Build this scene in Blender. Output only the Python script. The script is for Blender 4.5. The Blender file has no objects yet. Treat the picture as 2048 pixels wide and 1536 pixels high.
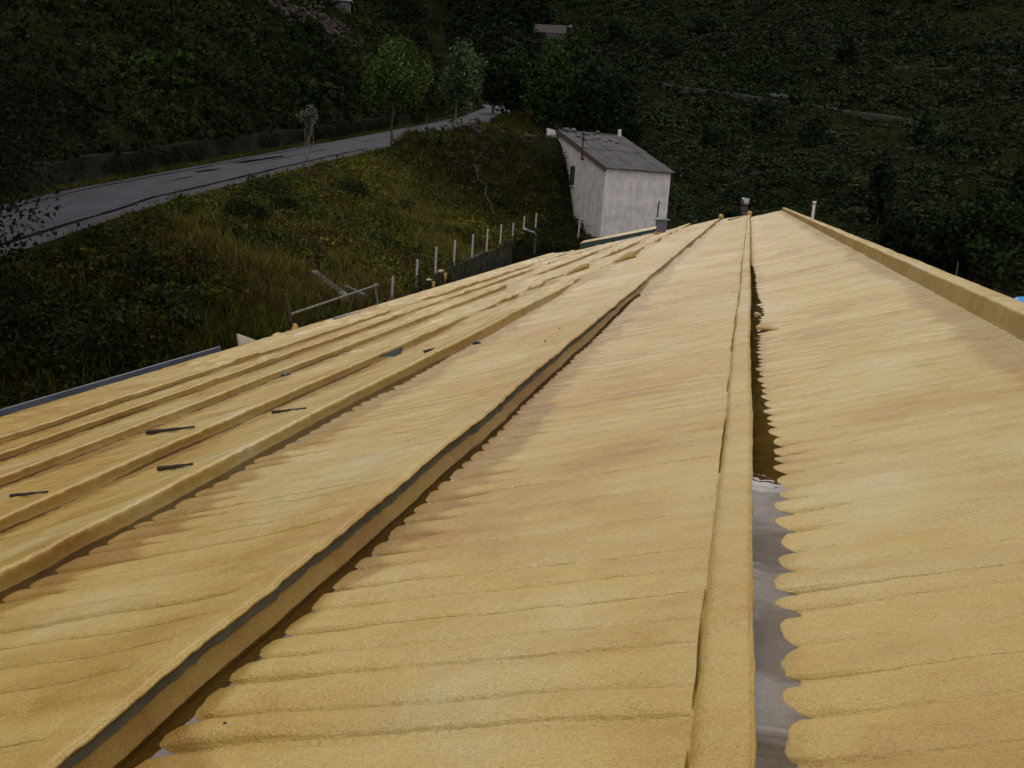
import bpy, bmesh, math, random
import numpy as np
random.seed(7); rng=np.random.default_rng(7)
S=bpy.context.scene
col=S.collection
# ------------------------------------------------------------------ camera
F=1990.0; VP=(1500.0,387.0); ROLL=0.07
def _ray(p):
    v=np.array([p[0]-1024.0,-(p[1]-768.0),-F]); return v/np.linalg.norm(v)
_Y=_ray(VP); _n=np.cross(_ray(VP),_ray((VP[0]+1000,VP[1]+1000*ROLL))); _n/=np.linalg.norm(_n)
if _n[1]<0:_n=-_n
RW=np.array([np.cross(_Y,_n),_Y,_n])
def W(px,py): return RW@_ray((px,py))            # world direction seen at a photograph position
def proj(P):
    c=RW.T@np.array(P,float); return (1024-F*c[0]/c[2], 768+F*c[1]/c[2])
cam_d=bpy.data.cameras.new('camera'); cam=bpy.data.objects.new('camera',cam_d); col.objects.link(cam)
from mathutils import Matrix, Vector
cam.matrix_world=Matrix([[*RW[0],0],[*RW[1],0],[*RW[2],0],[0,0,0,1]])
cam_d.sensor_width=36; cam_d.lens=F/2048*36; cam_d.clip_start=0.05; cam_d.clip_end=3000
S.camera=cam
# ------------------------------------------------------------------ light
SUN_EL=math.radians(43); SUN_AZ=math.radians(-24)   # azimuth from +Y toward +X
w=bpy.data.worlds.new("World"); S.world=w; w.use_nodes=True
nt=w.node_tree; nt.nodes.clear()
N=nt.nodes.new; L=nt.links.new
sky=N('ShaderNodeTexSky'); sky.sky_type='NISHITA'; sky.sun_disc=False; sky.sun_elevation=SUN_EL; sky.sun_rotation=SUN_AZ
sky.air_density=1.5; sky.dust_density=4.0
tc=N('ShaderNodeTexCoord'); cn=N('ShaderNodeTexNoise'); cn.inputs['Scale'].default_value=3.4; cn.inputs['Detail'].default_value=6; cn.inputs['Roughness'].default_value=.55
mp=N('ShaderNodeMapping'); mp.inputs['Scale'].default_value=(1,1,2.2)
L(tc.outputs['Generated'],mp.inputs['Vector']); L(mp.outputs['Vector'],cn.inputs['Vector'])
cr=N('ShaderNodeValToRGB'); cr.color_ramp.elements[0].position=.35; cr.color_ramp.elements[1].position=.62
cr.color_ramp.elements[0].color=(.35,.35,.35,1); cr.color_ramp.elements[1].color=(.88,.88,.88,1)
L(cn.outputs['Fac'],cr.inputs['Fac'])
cc=N('ShaderNodeValToRGB'); cc.color_ramp.elements[0].position=.42; cc.color_ramp.elements[1].position=.60
cc.color_ramp.elements[0].color=(11.5,11.3,12.4,1); cc.color_ramp.elements[1].color=(46.0,43.0,43.5,1)
L(cn.outputs['Fac'],cc.inputs['Fac'])
mx=N('ShaderNodeMixRGB'); L(cr.outputs['Color'],mx.inputs['Fac']); L(sky.outputs['Color'],mx.inputs['Color1']); L(cc.outputs['Color'],mx.inputs['Color2'])
bg=N('ShaderNodeBackground'); bg.inputs['Strength'].default_value=.06
wo=N('ShaderNodeOutputWorld'); L(mx.outputs['Color'],bg.inputs['Color']); L(bg.outputs[0],wo.inputs[0])
sd=bpy.data.lights.new('sun','SUN'); sd.energy=1.3; sd.angle=math.radians(16); sd.color=(1,.95,.88)
so=bpy.data.objects.new('sun',sd); col.objects.link(so)
sv=Vector((math.sin(SUN_AZ)*math.cos(SUN_EL),math.cos(SUN_AZ)*math.cos(SUN_EL),math.sin(SUN_EL)))
so.rotation_euler=sv.to_track_quat('Z','Y').to_euler(); so.location=(0,0,30)
S.view_settings.view_transform='Standard'; S.view_settings.look='None'; S.view_settings.exposure=-0.56; S.view_settings.gamma=1
S.view_settings.use_curve_mapping=False
# ------------------------------------------------------------------ noise
def _h(i,j,s):
    n=(i.astype(np.int64)*374761393+j.astype(np.int64)*668265263+s*2147483647)&0xffffffff
    n=((n^(n>>13))*1274126177)&0xffffffff
    return ((n^(n>>16))&0xffff)/65535.0
def vn(x,y,s=0):
    x,y=np.broadcast_arrays(np.asarray(x,float),np.asarray(y,float))
    i=np.floor(x);j=np.floor(y);fx=x-i;fy=y-j;fx=fx*fx*(3-2*fx);fy=fy*fy*(3-2*fy)
    a=_h(i,j,s);b=_h(i+1,j,s);c=_h(i,j+1,s);d=_h(i+1,j+1,s)
    return (a+(b-a)*fx+(c-a)*fy+(a-b-c+d)*fx*fy)*2-1
def fbm(x,y,s=0,o=4):
    r=0;a=1;t=0
    for k in range(o):
        r=r+a*vn(np.asarray(x)*2**k,np.asarray(y)*2**k,s+k*7);t+=a;a*=.5
    return r/t
def sstep(a,b,x):
    t=np.clip((np.asarray(x,float)-a)/(b-a),0,1);return t*t*(3-2*t)
# ------------------------------------------------------------------ materials
def mat(name,c1,c2=None,scale=5,rough=.8,bump=0,bscale=40,c3=None,stretch=(1,1,1),metal=0,spec=.5,attr=False,coord='Object',detail=5,lo=.35,hi=.65,bdist=.01):
    m=bpy.data.materials.new(name); m.use_nodes=True; t=m.node_tree; b=t.nodes['Principled BSDF']
    b.inputs['Roughness'].default_value=rough; b.inputs['Metallic'].default_value=metal; b.inputs['Specular IOR Level'].default_value=spec
    if spec==0: b.inputs['IOR'].default_value=1.0
    n=t.nodes.new; l=t.links.new
    co=n('ShaderNodeTexCoord'); ma=n('ShaderNodeMapping'); ma.inputs['Scale'].default_value=stretch; l(co.outputs[coord],ma.inputs['Vector'])
    no=n('ShaderNodeTexNoise'); no.inputs['Scale'].default_value=scale; no.inputs['Detail'].default_value=detail; l(ma.outputs['Vector'],no.inputs['Vector'])
    r=n('ShaderNodeValToRGB'); l(no.outputs['Fac'],r.inputs['Fac'])
    c2=c2 or tuple(x*.75 for x in c1)
    r.color_ramp.elements[0].position=lo; r.color_ramp.elements[1].position=hi
    r.color_ramp.elements[0].color=(*c1,1); r.color_ramp.elements[1].color=(*c2,1)
    if c3: e=r.color_ramp.elements.new((lo+hi)/2); e.color=(*c3,1)
    out=r.outputs['Color']
    if attr:
        at=n('ShaderNodeAttribute'); at.attribute_name='col'
        mm=n('ShaderNodeMixRGB'); mm.blend_type='MULTIPLY'; mm.inputs['Fac'].default_value=1
        l(at.outputs['Color'],mm.inputs['Color1']); l(out,mm.inputs['Color2']); out=mm.outputs['Color']
    l(out,b.inputs['Base Color'])
    if bump:
        n2=n('ShaderNodeTexNoise'); n2.inputs['Scale'].default_value=bscale; n2.inputs['Detail'].default_value=4; l(co.outputs[coord],n2.inputs['Vector'])
        bu=n('ShaderNodeBump'); bu.inputs['Strength'].default_value=bump; bu.inputs['Distance'].default_value=bdist
        l(n2.outputs['Fac'],bu.inputs['Height']); l(bu.outputs['Normal'],b.inputs['Normal'])
    return m
def foam_mat():
    m=bpy.data.materials.new('foam'); m.use_nodes=True; t=m.node_tree; b=t.nodes['Principled BSDF']; n=t.nodes.new; l=t.links.new
    co=n('ShaderNodeTexCoord')
    def noise(scale,st,det=5,rg=.55,off=0):
        ma=n('ShaderNodeMapping'); ma.inputs['Scale'].default_value=st; ma.inputs['Location'].default_value=(off,off*1.7,0); l(co.outputs['Object'],ma.inputs['Vector'])
        no=n('ShaderNodeTexNoise'); no.inputs['Scale'].default_value=scale; no.inputs['Detail'].default_value=det; no.inputs['Roughness'].default_value=rg; l(ma.outputs['Vector'],no.inputs['Vector']); return no.outputs['Fac']
    def ramp(f,els):
        r=n('ShaderNodeValToRGB'); l(f,r.inputs['Fac']); e=r.color_ramp.elements
        e[0].position,e[0].color=els[0][0],(*els[0][1],1); e[1].position,e[1].color=els[-1][0],(*els[-1][1],1)
        for p,c in els[1:-1]: k=e.new(p); k.color=(*c,1)
        return r.outputs['Color']
    def mixc(f,a,bb,mode='MIX',fac=1):
        x=n('ShaderNodeMixRGB'); x.blend_type=mode
        if f is None: x.inputs['Fac'].default_value=fac
        else: l(f,x.inputs['Fac'])
        l(a,x.inputs['Color1']); l(bb,x.inputs['Color2']); return x.outputs['Color']
    base=ramp(noise(.9,(1,1,1),5,.6),[(.33,(.44,.278,.052)),(.45,(.52,.375,.095)),(.56,(.55,.42,.140)),(.70,(.58,.485,.245))])
    streak=ramp(noise(1.0,(.7,4.5,.7),3,.5,3),[(.33,(.88,.81,.64)),(.5,(1,1,1)),(.8,(1.0,1.0,1.0))])
    fine=ramp(noise(150,(1,1,1),3,.7,5),[(.32,(.66,.62,.52)),(.55,(1.0,1.0,1.0)),(.75,(1.14,1.15,1.2))])
    c=mixc(None,base,streak,'MULTIPLY',.8); c=mixc(None,c,fine,'MULTIPLY',.8)
    big=ramp(noise(.35,(1,.6,1),3,.5,9),[(.40,(.86,.74,.48)),(.56,(1,1,1))])
    c=mixc(None,c,big,'MULTIPLY',.55)
    da=n('ShaderNodeAttribute'); da.attribute_name='damp_shade'; dc=n('ShaderNodeRGB'); dc.outputs[0].default_value=(.66,.55,.26,1)  # damp foam on the panels, painted shade on curb and ridge faces
    wet_shade=mixc(None,c,dc.outputs[0],'MULTIPLY',1.0); c=mixc(da.outputs['Fac'],c,wet_shade)
    l(c,b.inputs['Base Color']); 
    rr=ramp(noise(2.5,(1,3,1),4,.6,1),[(.35,(.26,.26,.26)),(.62,(.50,.50,.50))]); l(rr,b.inputs['Roughness'])
    b.inputs['Specular IOR Level'].default_value=.45
    b1=n('ShaderNodeBump'); b1.inputs['Strength'].default_value=.75; b1.inputs['Distance'].default_value=.005; l(noise(130,(1,1,1),5,.65,2),b1.inputs['Height'])
    b2=n('ShaderNodeBump'); b2.inputs['Strength'].default_value=.55; b2.inputs['Distance'].default_value=.012; l(noise(34,(1,1,1),4,.7,4),b2.inputs['Height'])
    l(b1.outputs['Normal'],b2.inputs['Normal'])
    def mth(op,a,bb=None,c_=None):
        x=n('ShaderNodeMath'); x.operation=op
        for i,q in enumerate((a,bb,c_)):
            if q is None: continue
            if hasattr(q,'is_linked'): l(q,x.inputs[i])
            else: x.inputs[i].default_value=q
        return x.outputs[0]
    ap=n('ShaderNodeAttribute'); ap.attribute_name='groove_phase'; aa=n('ShaderNodeAttribute'); aa.attribute_name='groove_amt'
    ph=mth('ADD',ap.outputs['Fac'],mth('MULTIPLY',mth('SUBTRACT',noise(26,(1,1,1),3,.6,11),.5),.07))
    fr_=mth('FRACT',ph); dd_=mth('MINIMUM',fr_,mth('SUBTRACT',1.0,fr_)); hh_=mth('MINIMUM',mth('MULTIPLY',dd_,14.0),1.0); hh_=mth('MULTIPLY',mth('POWER',hh_,.6),mth('MULTIPLY',aa.outputs['Fac'],mth('ADD',.2,noise(3,(1,1,1),3,.6,12))))
    b3=n('ShaderNodeBump'); b3.inputs['Strength'].default_value=.8; b3.inputs['Distance'].default_value=.011; l(hh_,b3.inputs['Height']); l(b2.outputs['Normal'],b3.inputs['Normal']); l(b3.outputs['Normal'],b.inputs['Normal'])
    return m
M={}
M['foam']=foam_mat()
def water_mat():
    m=bpy.data.materials.new('water'); m.use_nodes=True; t=m.node_tree; n=t.nodes.new; l=t.links.new
    t.nodes.clear(); o=n('ShaderNodeOutputMaterial'); mixs=n('ShaderNodeMixShader'); tr=n('ShaderNodeBsdfTransparent'); gl=n('ShaderNodeBsdfGlossy'); fr=n('ShaderNodeFresnel')
    fr.inputs['IOR'].default_value=1.85; tr.inputs['Color'].default_value=(.97,.92,.76,1); gl.inputs['Roughness'].default_value=.015
    co=n('ShaderNodeTexCoord'); no=n('ShaderNodeTexNoise'); no.inputs['Scale'].default_value=9; no.inputs['Detail'].default_value=2; bu=n('ShaderNodeBump'); bu.inputs['Strength'].default_value=.06; bu.inputs['Distance'].default_value=.01
    l(co.outputs['Object'],no.inputs['Vector']); l(no.outputs['Fac'],bu.inputs['Height']); l(bu.outputs['Normal'],gl.inputs['Normal']); l(bu.outputs['Normal'],fr.inputs['Normal'])
    l(fr.outputs[0],mixs.inputs[0]); l(tr.outputs[0],mixs.inputs[1]); l(gl.outputs[0],mixs.inputs[2]); l(mixs.outputs[0],o.inputs['Surface']); return m
M['water']=water_mat()
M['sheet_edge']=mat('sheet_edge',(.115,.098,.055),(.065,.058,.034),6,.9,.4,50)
M['road_wall']=mat('road_wall',(.034,.033,.030),(.012,.015,.009),.8,.95,.5,12,bdist=.03,spec=0)
M['far_roof']=mat('far_roof',(.055,.042,.036),(.04,.035,.03),1,.9)
M['soil']=mat('soil',(.014,.018,.0065),(.009,.013,.005),.35,1,.6,3,(.019,.018,.008),bdist=.2,spec=0)
M['asphalt']=None
M['asphalt']=mat('asphalt',(.026,.026,.033),(.042,.042,.052),1.4,.72,.4,60,None,(1,.35,1),bdist=.004,spec=.04)
M['dark_asphalt']=mat('dark_asphalt',(.006,.006,.006),(.012,.012,.012),4,.95,spec=0)
M['concrete']=mat('concrete',(.15,.145,.14),(.06,.065,.05),1.5,.9,.4,20)
M['old_concrete']=mat('old_concrete',(.075,.070,.062),(.03,.033,.024),.9,.9,.5,12,bdist=.03,spec=0)
M['leaf']=mat('leaf',(.75,.75,.75),(1.25,1.25,1.25),3,.95,attr=True,spec=0.0)
M['bark']=mat('bark',(.06,.045,.032),(.03,.024,.018),8,.9)
M['pale_bark']=mat('pale_bark',(.22,.2,.17),(.10,.09,.075),8,.9)
M['post']=mat('post',(.55,.55,.54),(.40,.40,.38),6,.7)
M['render']=mat('render',(.74,.69,.62),(.54,.50,.45),2.2,.9,.3,30,(.64,.61,.57),(1,1,.7))
M['sheet']=mat('sheet',(.055,.055,.055),(.10,.095,.09),1.3,.85,.3,20)
M['tile_dirt']=mat('tile_dirt',(.12,.06,.045),(.08,.07,.06),2,.9)
M['dark']=mat('dark',(.02,.02,.02),(.035,.035,.032),5,.6)
M['rust']=mat('rust',(.07,.035,.025),(.03,.022,.02),9,.8)
M['metal']=mat('metal',(.42,.43,.45),(.28,.28,.30),4,.35,metal=.8)
M['gutter']=mat('gutter',(.13,.14,.18),(.09,.10,.13),2,.5,metal=.3)
M['blue']=mat('blue',(.02,.22,.62),(.03,.30,.70),1,.5)
M['white']=mat('white',(.70,.70,.68),(.55,.54,.52),3,.7)
M['steel']=mat('steel',(.18,.17,.16),(.10,.08,.07),10,.6,metal=.3)
M['wood']=mat('wood',(.06,.035,.022),(.03,.022,.018),14,.8)
M['pvc']=mat('pvc',(.04,.09,.06),(.03,.05,.04),10,.5)
M['rubble']=mat('rubble',(.060,.038,.026),(.035,.027,.019),1.5,.95,.5,8,bdist=.05)
# ------------------------------------------------------------------ object helpers
def tag(o,label=None,cat=None,group=None,kind=None):
    if label:o['label']=label
    if cat:o['category']=cat
    if group:o['group']=group
    if kind:o['kind']=kind
    return o
def empty(name,loc,rz=0):
    o=bpy.data.objects.new(name,None); o.location=loc; o.rotation_euler=(0,0,rz); o.empty_display_size=.1; col.objects.link(o); return o
def mesh_np(name,v,f,m,parent=None,smooth=False,colr=None):
    v=np.asarray(v,np.float32); f=np.asarray(f,np.int32); k=f.shape[1]
    me=bpy.data.meshes.new(name); me.vertices.add(len(v)); me.vertices.foreach_set('co',v.ravel())
    me.loops.add(f.size); me.loops.foreach_set('vertex_index',f.ravel())
    me.polygons.add(len(f)); me.polygons.foreach_set('loop_start',np.arange(0,f.size,k,dtype=np.int32))
    try: me.polygons.foreach_set('loop_total',np.full(len(f),k,np.int32))
    except Exception: pass
    if smooth: me.polygons.foreach_set('use_smooth',np.ones(len(f),bool))
    me.update(calc_edges=True)
    if colr is not None:
        a=me.color_attributes.new('col','FLOAT_COLOR','POINT'); c=np.ones((len(v),4),np.float32); c[:,:3]=colr; a.data.foreach_set('color',c.ravel())
    me.materials.append(m); o=bpy.data.objects.new(name,me); col.objects.link(o)
    if parent:o.parent=parent
    return o
class MB:
    def __init__(s): s.v=[];s.f=[]
    def add(s,v,f):
        b=len(s.v); s.v+= [tuple(map(float,p)) for p in v]; s.f+=[tuple(i+b for i in q) for q in f]; return s
    def box(s,c,d,rz=0,rx=0,ry=0):
        from mathutils import Euler
        R=Euler((rx,ry,rz)).to_matrix(); pts=[]
        for z in(-1,1):
            for y in(-1,1):
                for x in(-1,1): pts.append(Vector(c)+R@Vector((x*d[0]/2,y*d[1]/2,z*d[2]/2)))
        return s.add(pts,[(0,2,3,1),(4,5,7,6),(0,1,5,4),(1,3,7,5),(3,2,6,7),(2,0,4,6)])
    def tube(s,pts,r,n=8,cap=True):
        pts=[Vector(p) for p in pts]; rs=r if hasattr(r,'__len__') else [r]*len(pts); rings=[]
        for i,p in enumerate(pts):
            d=(pts[min(i+1,len(pts)-1)]-pts[max(i-1,0)]).normalized()
            a=d.orthogonal().normalized() if i==0 else (prev-d*prev.dot(d)).normalized()
            prev=a; b=d.cross(a); rings.append([p+(a*math.cos(2*math.pi*k/n)+b*math.sin(2*math.pi*k/n))*rs[i] for k in range(n)])
        v=[q for g in rings for q in g]; f=[]
        for i in range(len(pts)-1):
            for k in range(n): f.append((i*n+k,i*n+(k+1)%n,(i+1)*n+(k+1)%n,(i+1)*n+k))
        if cap: f.append(tuple(range(n))[::-1]); f.append(tuple((len(pts)-1)*n+k for k in range(n)))
        return s.add(v,f)
    def build(s,name,m,parent=None,smooth=False):
        me=bpy.data.meshes.new(name); me.from_pydata(s.v,[],s.f); me.materials.append(m)
        if smooth: me.polygons.foreach_set('use_smooth',[True]*len(me.polygons))
        me.update(); o=bpy.data.objects.new(name,me); col.objects.link(o)
        if parent:o.parent=parent
        return o
def lump(c,r,seed=0,n=2,flat=.6):
    bm=bmesh.new(); bmesh.ops.create_icosphere(bm,subdivisions=n,radius=1)
    v=np.array([p.co[:] for p in bm.verts]); f=[[q.index for q in g.verts] for g in bm.faces]; bm.free()
    k=1+.35*fbm(v[:,0]*1.7+seed*3,v[:,1]*1.7+v[:,2]*2.3,seed,3)
    v=v*k[:,None]*np.array(r if hasattr(r,'__len__') else (r,r,r*flat)); return v+np.array(c),f
# ------------------------------------------------------------------ terrain function
RY=np.array([-30,0,23.3,34,53,75,107,140,200,450.]); RX=np.array([-11,-14.5,-18.9,-20.9,-23.0,-24.5,-26.6,-33,-60,-150.])  # near edge of the road
RZ=np.array([-8,-5.1,-2.8,-1.65,.2,2.5,6.0,9.2,16,45.])
def rx(y): return np.interp(y,RY,RX)
def rz(y): return np.interp(y,RY,RZ)
TOEY=np.array([-30,0,20,40,55,65,80,110.]); TOEZ=np.array([-7.5,-6.5,-5.7,-4.85,-3.95,-3.5,-3.2,-3.])
HA=np.array([-9.15,64.9])   # near corner of the shed
HV=np.array([-.56,.83]); HU=np.array([.83,.56])
def ground(x,y,detail=True):
    x,y=np.broadcast_arrays(np.asarray(x,float),np.asarray(y,float))
    e=rx(y); r=rz(y); W_=4.7
    # left of the road: wall then hillside
    dl=(e-W_)-x
    zl=r+np.where(dl>1.0,.8,0)+np.clip(dl-1.0,0,None)*.64+np.clip(dl-14,0,None)*.12
    # bank down from the road to the fence wall at x=-13
    tz=np.interp(y,TOEY,TOEZ)
    t=np.clip((x-e)/(-13.3-e),0,1)
    zb=r+(tz-r)*(t**.85)
    # beyond the building: bank runs on
    zc=np.where(y<56, -7.2, tz-np.clip(x+13,0,None)*.10)
    zc=np.where(x>3, zc-np.clip(x-3,0,None)*.45, zc)
    zc=np.where((y<56)&(x>-13.0),-7.2-np.clip(x-5,0,None)*.5,zc)
    z=np.where(dl>0,zl,np.where(x<e,r,np.where(x<-13.0,zb,zc)))
    # mound of dumped earth beside and behind the shed
    tt=((x-HA[0])*HV[0]+(y-HA[1])*HV[1]); ll=((x-HA[0])*HU[0]+(y-HA[1])*HU[1])
    mound=np.interp(tt,[-6,0,4,6.3,7.5,60],[-5.2,-4.2,-2.2,1.6,3.1,5.5])-np.clip(ll+.1,0,None)*2.6-np.clip(-ll-1,0,None)*.12
    mound=mound+.35*vn(x*.35,y*.35,3)
    z=np.where((x>e+.2)&(tt>-4),np.maximum(z,np.minimum(mound,5.0+.05*(y-70))),z)
    # right shoulder of the road further on falls to the valley
    z=np.where((y>86)&(x>e),np.maximum(z,r-.55*np.clip(x-e-3,0,None)),z)
    # far hillside across the valley
    yv=88-np.clip(x,-40,120)*.22
    zf=-14+np.clip(y-yv,0,None)*.285+np.clip(y-yv-200,0,None)*.10+np.clip(x-25,0,None)*.10
    step=4.0; q=zf/step; zf=zf*.45+.55*step*(np.floor(q)+sstep(.25,.85,q-np.floor(q)))
    zf=zf+3.0*fbm(x*.02,y*.02,11,3)
    z=np.maximum(z,np.maximum(zf,-14.5))
    if detail:
        onroad=(x<e+.5)&(dl>-1.0-.0)&(dl<.6)
        onroad=(x<e+.6)&(x>e-W_-1.6)
        amp=np.where(onroad,0,np.clip(.25+.004*np.hypot(x,y),0,1.4))
        amp=np.where((x>-13.2)&(x<5)&(y<56),.05,amp)
        z=z+amp*fbm(x*.45,y*.45,5,4)
    z=np.where((x<e+.3)&(x>e-W_-.3),r-.06,z)
    return z
def hit(px,py,t0=12,t1=700):
    d=W(px,py); t=t0*np.exp(np.linspace(0,math.log(t1/t0),2500)); P=d[None]*t[:,None]; g=ground(P[:,0],P[:,1])
    i=np.argmax(P[:,2]<g)
    return P[i] if (P[:,2]<g).any() else P[-1]
def at_x(px,py,x): d=W(px,py); return d*(x/d[0])
def at_y(px,py,y): d=W(px,py); return d*(y/d[1])
# ------------------------------------------------------------------ ground mesh
xs=np.unique(np.concatenate([np.arange(-320,-70,6),np.arange(-70,-32,1.2),np.arange(-32,-12,.3),np.arange(-12,12,.7),np.arange(12,80,1.8),np.arange(80,420,6)]))
ys=np.unique(np.concatenate([np.arange(-20,10,2),np.arange(10,95,.42),np.arange(95,200,1.6),np.arange(200,620,5)]))
gx,gy=np.meshgrid(xs,ys,indexing='ij'); gz=ground(gx,gy)
def grid_faces(nx,ny):
    i=np.arange(nx-1)[:,None]*ny+np.arange(ny-1)[None]; i=i.ravel(); return np.stack([i,i+ny,i+ny+1,i+1],1)
g=mesh_np('ground',np.stack([gx,gy,gz],-1).reshape(-1,3),grid_faces(len(xs),len(ys)),M['soil'],smooth=True); tag(g,kind='structure')
# road
ry=np.arange(-20,150,.5); rs=np.array([0,.5,1.2,2.35,3.5,4.2,4.7]); crown=np.array([-.03,0,.02,.04,.02,0,-.03])
RXX=rx(ry)[None]-rs[:,None]+ .10*(rs[:,None]==0)*fbm(ry*.8,0,3,3)[None]-.12*(rs[:,None]==4.7)*fbm(ry*.8,4,3,3)[None]; RYY=np.broadcast_to(ry,RXX.shape); RZZ=rz(ry)[None]+crown[:,None]
rd=mesh_np('road',np.stack([RXX,RYY,RZZ],-1).reshape(-1,3),grid_faces(len(rs),len(ry)),M['asphalt'],smooth=True); tag(rd,kind='structure')
rdz=lambda s,y: rz(y)+np.interp(s,rs,crown)
def road_strip(name,y0,y1,s_of,wid,m,seed,thr=-9):
    yy=np.arange(y0,y1,.25); wv=wid*(1+.5*fbm(yy*.9,seed,seed,3)); wv=np.clip(wv,.01,None)
    if thr>-9: wv=wv*sstep(thr,thr+.3,fbm(yy*.25,seed,seed+3,2))
    ss=s_of+.10*fbm(yy*.3,seed+5,seed,3)
    a=np.stack([rx(yy)-ss+wv/2,yy,rdz(ss-wv/2,yy)+.006],-1); b=np.stack([rx(yy)-ss-wv/2,yy,rdz(ss+wv/2,yy)+.006],-1)
    o=mesh_np(name,np.concatenate([a,b]),grid_faces(2,len(yy)),m,rd); return o
road_strip('tar_seam',5,62,.75,.20,M['dark_asphalt'],3)
road_strip('tar_seam',5,62,4.05,.14,M['dark_asphalt'],9)
road_strip('tar_seam',30,100,2.5,.12,M['dark_asphalt'],14,.0)
def patch(px,py,a,b,seed):
    p=hit(px,py); s0=rx(p[1])-p[0]; th=np.linspace(0,2*np.pi,22,endpoint=False); r=1+.3*fbm(np.cos(th)*2+seed,np.sin(th)*2,seed,2)
    X=p[0]+a*r*np.cos(th);Y_=p[1]+b*r*np.sin(th); ss=np.clip(rx(Y_)-X,.1,4.6); X=rx(Y_)-ss
    v=np.concatenate([[[rx(p[1])-s0,p[1],rdz(s0,p[1])+.01]],np.stack([X,Y_,rdz(ss,Y_)+.01],-1)]); f=[(0,1+i,1+(i+1)%22) for i in range(22)]
    mesh_np('asphalt_patch',v,f,M['dark_asphalt'],rd)
for a in [(475,304,.35,1.6,1),(505,325,.3,2.2,2),(548,318,.28,1.2,3),(655,272,.25,2.0,4),(690,268,.25,1.6,5),(415,345,.2,1.2,6)]: patch(*a)
# ------------------------------------------------------------------ the foam roof
LIP=[(.12,-1.0,.165),(-1.31,-1.30,.128),(-2.74,-1.67,.105),(-4.17,-2.21,.095),(-5.60,-2.63,.09),(-7.03,-3.06,.085),(-8.46,-3.49,.08)]
EAVE=(-9.89,-3.80); RIDGE=(1.585,-.705)
YEND=51.0; Y0=.7
def lipx(k,y): return LIP[k][0]+ (.007*vn(y*2.1,k*9.1,k)+.012*vn(y*.45,k*3.3,k+20)+.004*vn(y*9,k,k+7))*(1 if k else .5)
def fade(k,y):
    if k==0: return 1+.0*y
    if k==1: return 1-.45*sstep(9,14,y)+.25*vn(y*.6,2,5)*sstep(8,12,y)
    f=vn(y*.28,k*5.7,k+40)+.35*vn(y*1.1,k*2.,k+44); lim=[0,0,14,13,17,19,20][k]
    return 1-sstep(lim,lim+4,y)*(1-sstep(-.25,.15,f)*.9)
_G=None
def corr(x,y,k):
    wv=y+.030*vn(x*.9+k*5,y*.7,61)+.012*vn(x*3+k,y*2,62)+k*.06
    p=wv/.177; i=np.floor(p); jit=.5*(_h(i,i*0+k,91)-.5); f=p-i
    jn=.5*(_h(i+1,i*0+k,91)-.5); ff=np.clip((f-jit)/(1+jn-jit),0,1); 
    ff=np.where(f<jit,0,ff); idx=i
    dg=np.minimum(ff,1-ff); sc=.60*np.sin(np.pi*ff)**1.2+.45*(1-np.exp(-dg/(.055+.08*(ff>.5)))); sc=sc+.05*vn(x*2,idx*3.3,66); global _G; _Gp=idx+ff
    am=.50+.50*_h(idx,idx*0+k,17); am=am*(.8+.4*np.clip(.5+vn(x*.8+idx*3.1,y*.25,33)*.9,0,1))
    dens=.62+.38*sstep(-.5,.4,vn(x*.35+k*2,y*.22,35))
    _G=(_Gp,am*dens); return sc*am*dens
FOOT=[-.012,.035,.03,.03,.03,.03,.03]
PROF=[[(0.003,.10),(.002,.28),(-.010,.42),(-.012,.75),(-.012,1.0)],[(.002,.05),(-.008,.12),(-.018,.40),(-.010,.55),(.018,.78),(.035,1.0)]]+[[(.003,.08),(.005,.25),(.008,.55),(.018,.85),(.03,1.0)]]*5
def strip_z(k,x,y):
    """k = 0..7: strip right of lip k (k=0 runs up to the ridge); x,y arrays. foot at lip k, top at lip k-1"""
    if k<7: xF=lipx(k,y)+FOOT[k]; zF=LIP[k][1]-LIP[k][2]*fade(k,y)
    else: xF=EAVE[0]+0*y; zF=EAVE[1]+0*y
    if k==0: xT=RIDGE[0]+0*y; zT=RIDGE[1]+0*y
    else: xT=lipx(k-1,y); zT=LIP[k-1][1]-(.03 if k>1 else .02)+0*y
    t=np.clip((x-xF)/(xT-xF),0,1); z=zF+(zT-zF)*t
    s=x-xT
    A=.023 if k<2 else .019
    win=1-.75*sstep(-.22,-.10,s) if k>0 else 1-.9*sstep(-.25,-.02,s)
    if k==7: win=win
    z=z+A*corr(x,y,k)*win*np.clip((.1 if k==1 else .55)+t*12,0,1)*(1-.30*sstep(.12,.55,x-xF))
    gp=_G[0]-np.floor(_G[0]); z=z-(.012 if k<2 else .008)*np.exp(-np.minimum(gp,1-gp)/.07)*sstep(.02,.06,x-xF)*(1-sstep(.16,.40,x-xF))*(.35+.65*_h(np.floor(_G[0]),0*np.floor(_G[0])+k,19))
    z=z+.010*fbm(x*1.3,y*1.3,50+k,3)*np.clip(t*6,0,1)*(1-sstep(-.1,0,s)*.7)+.0045*fbm(x*12,y*15,70,4)
    z=z+np.where(y<3,.0015*fbm(x*45,y*45,72,2),0)
    if k==1:   # curb band with a crack on its left
        z=z+.018*sstep(-.120,-.108,s); cr_=s+.119
        z=z-.032*np.exp(-(cr_/.0028)**2)*sstep(-.5,.1,vn(y*1.4,3,8)+.35*vn(y*7,3,9)+.1)
    elif k==2:
        z=z+.03*sstep(-.42,-.03,s)
    elif k>2:
        z=z+.03*sstep(-.40,-.02,s)
    if k>=3: z=z+.034*sstep(.05,.5,fbm(x*2.6,y*1.3,140+k,3))*sstep(9,16,y)*np.clip(t*5,0,1)
    if k>0: z=z-.012*sstep(-.022,0,s)**2
    return z
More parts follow.
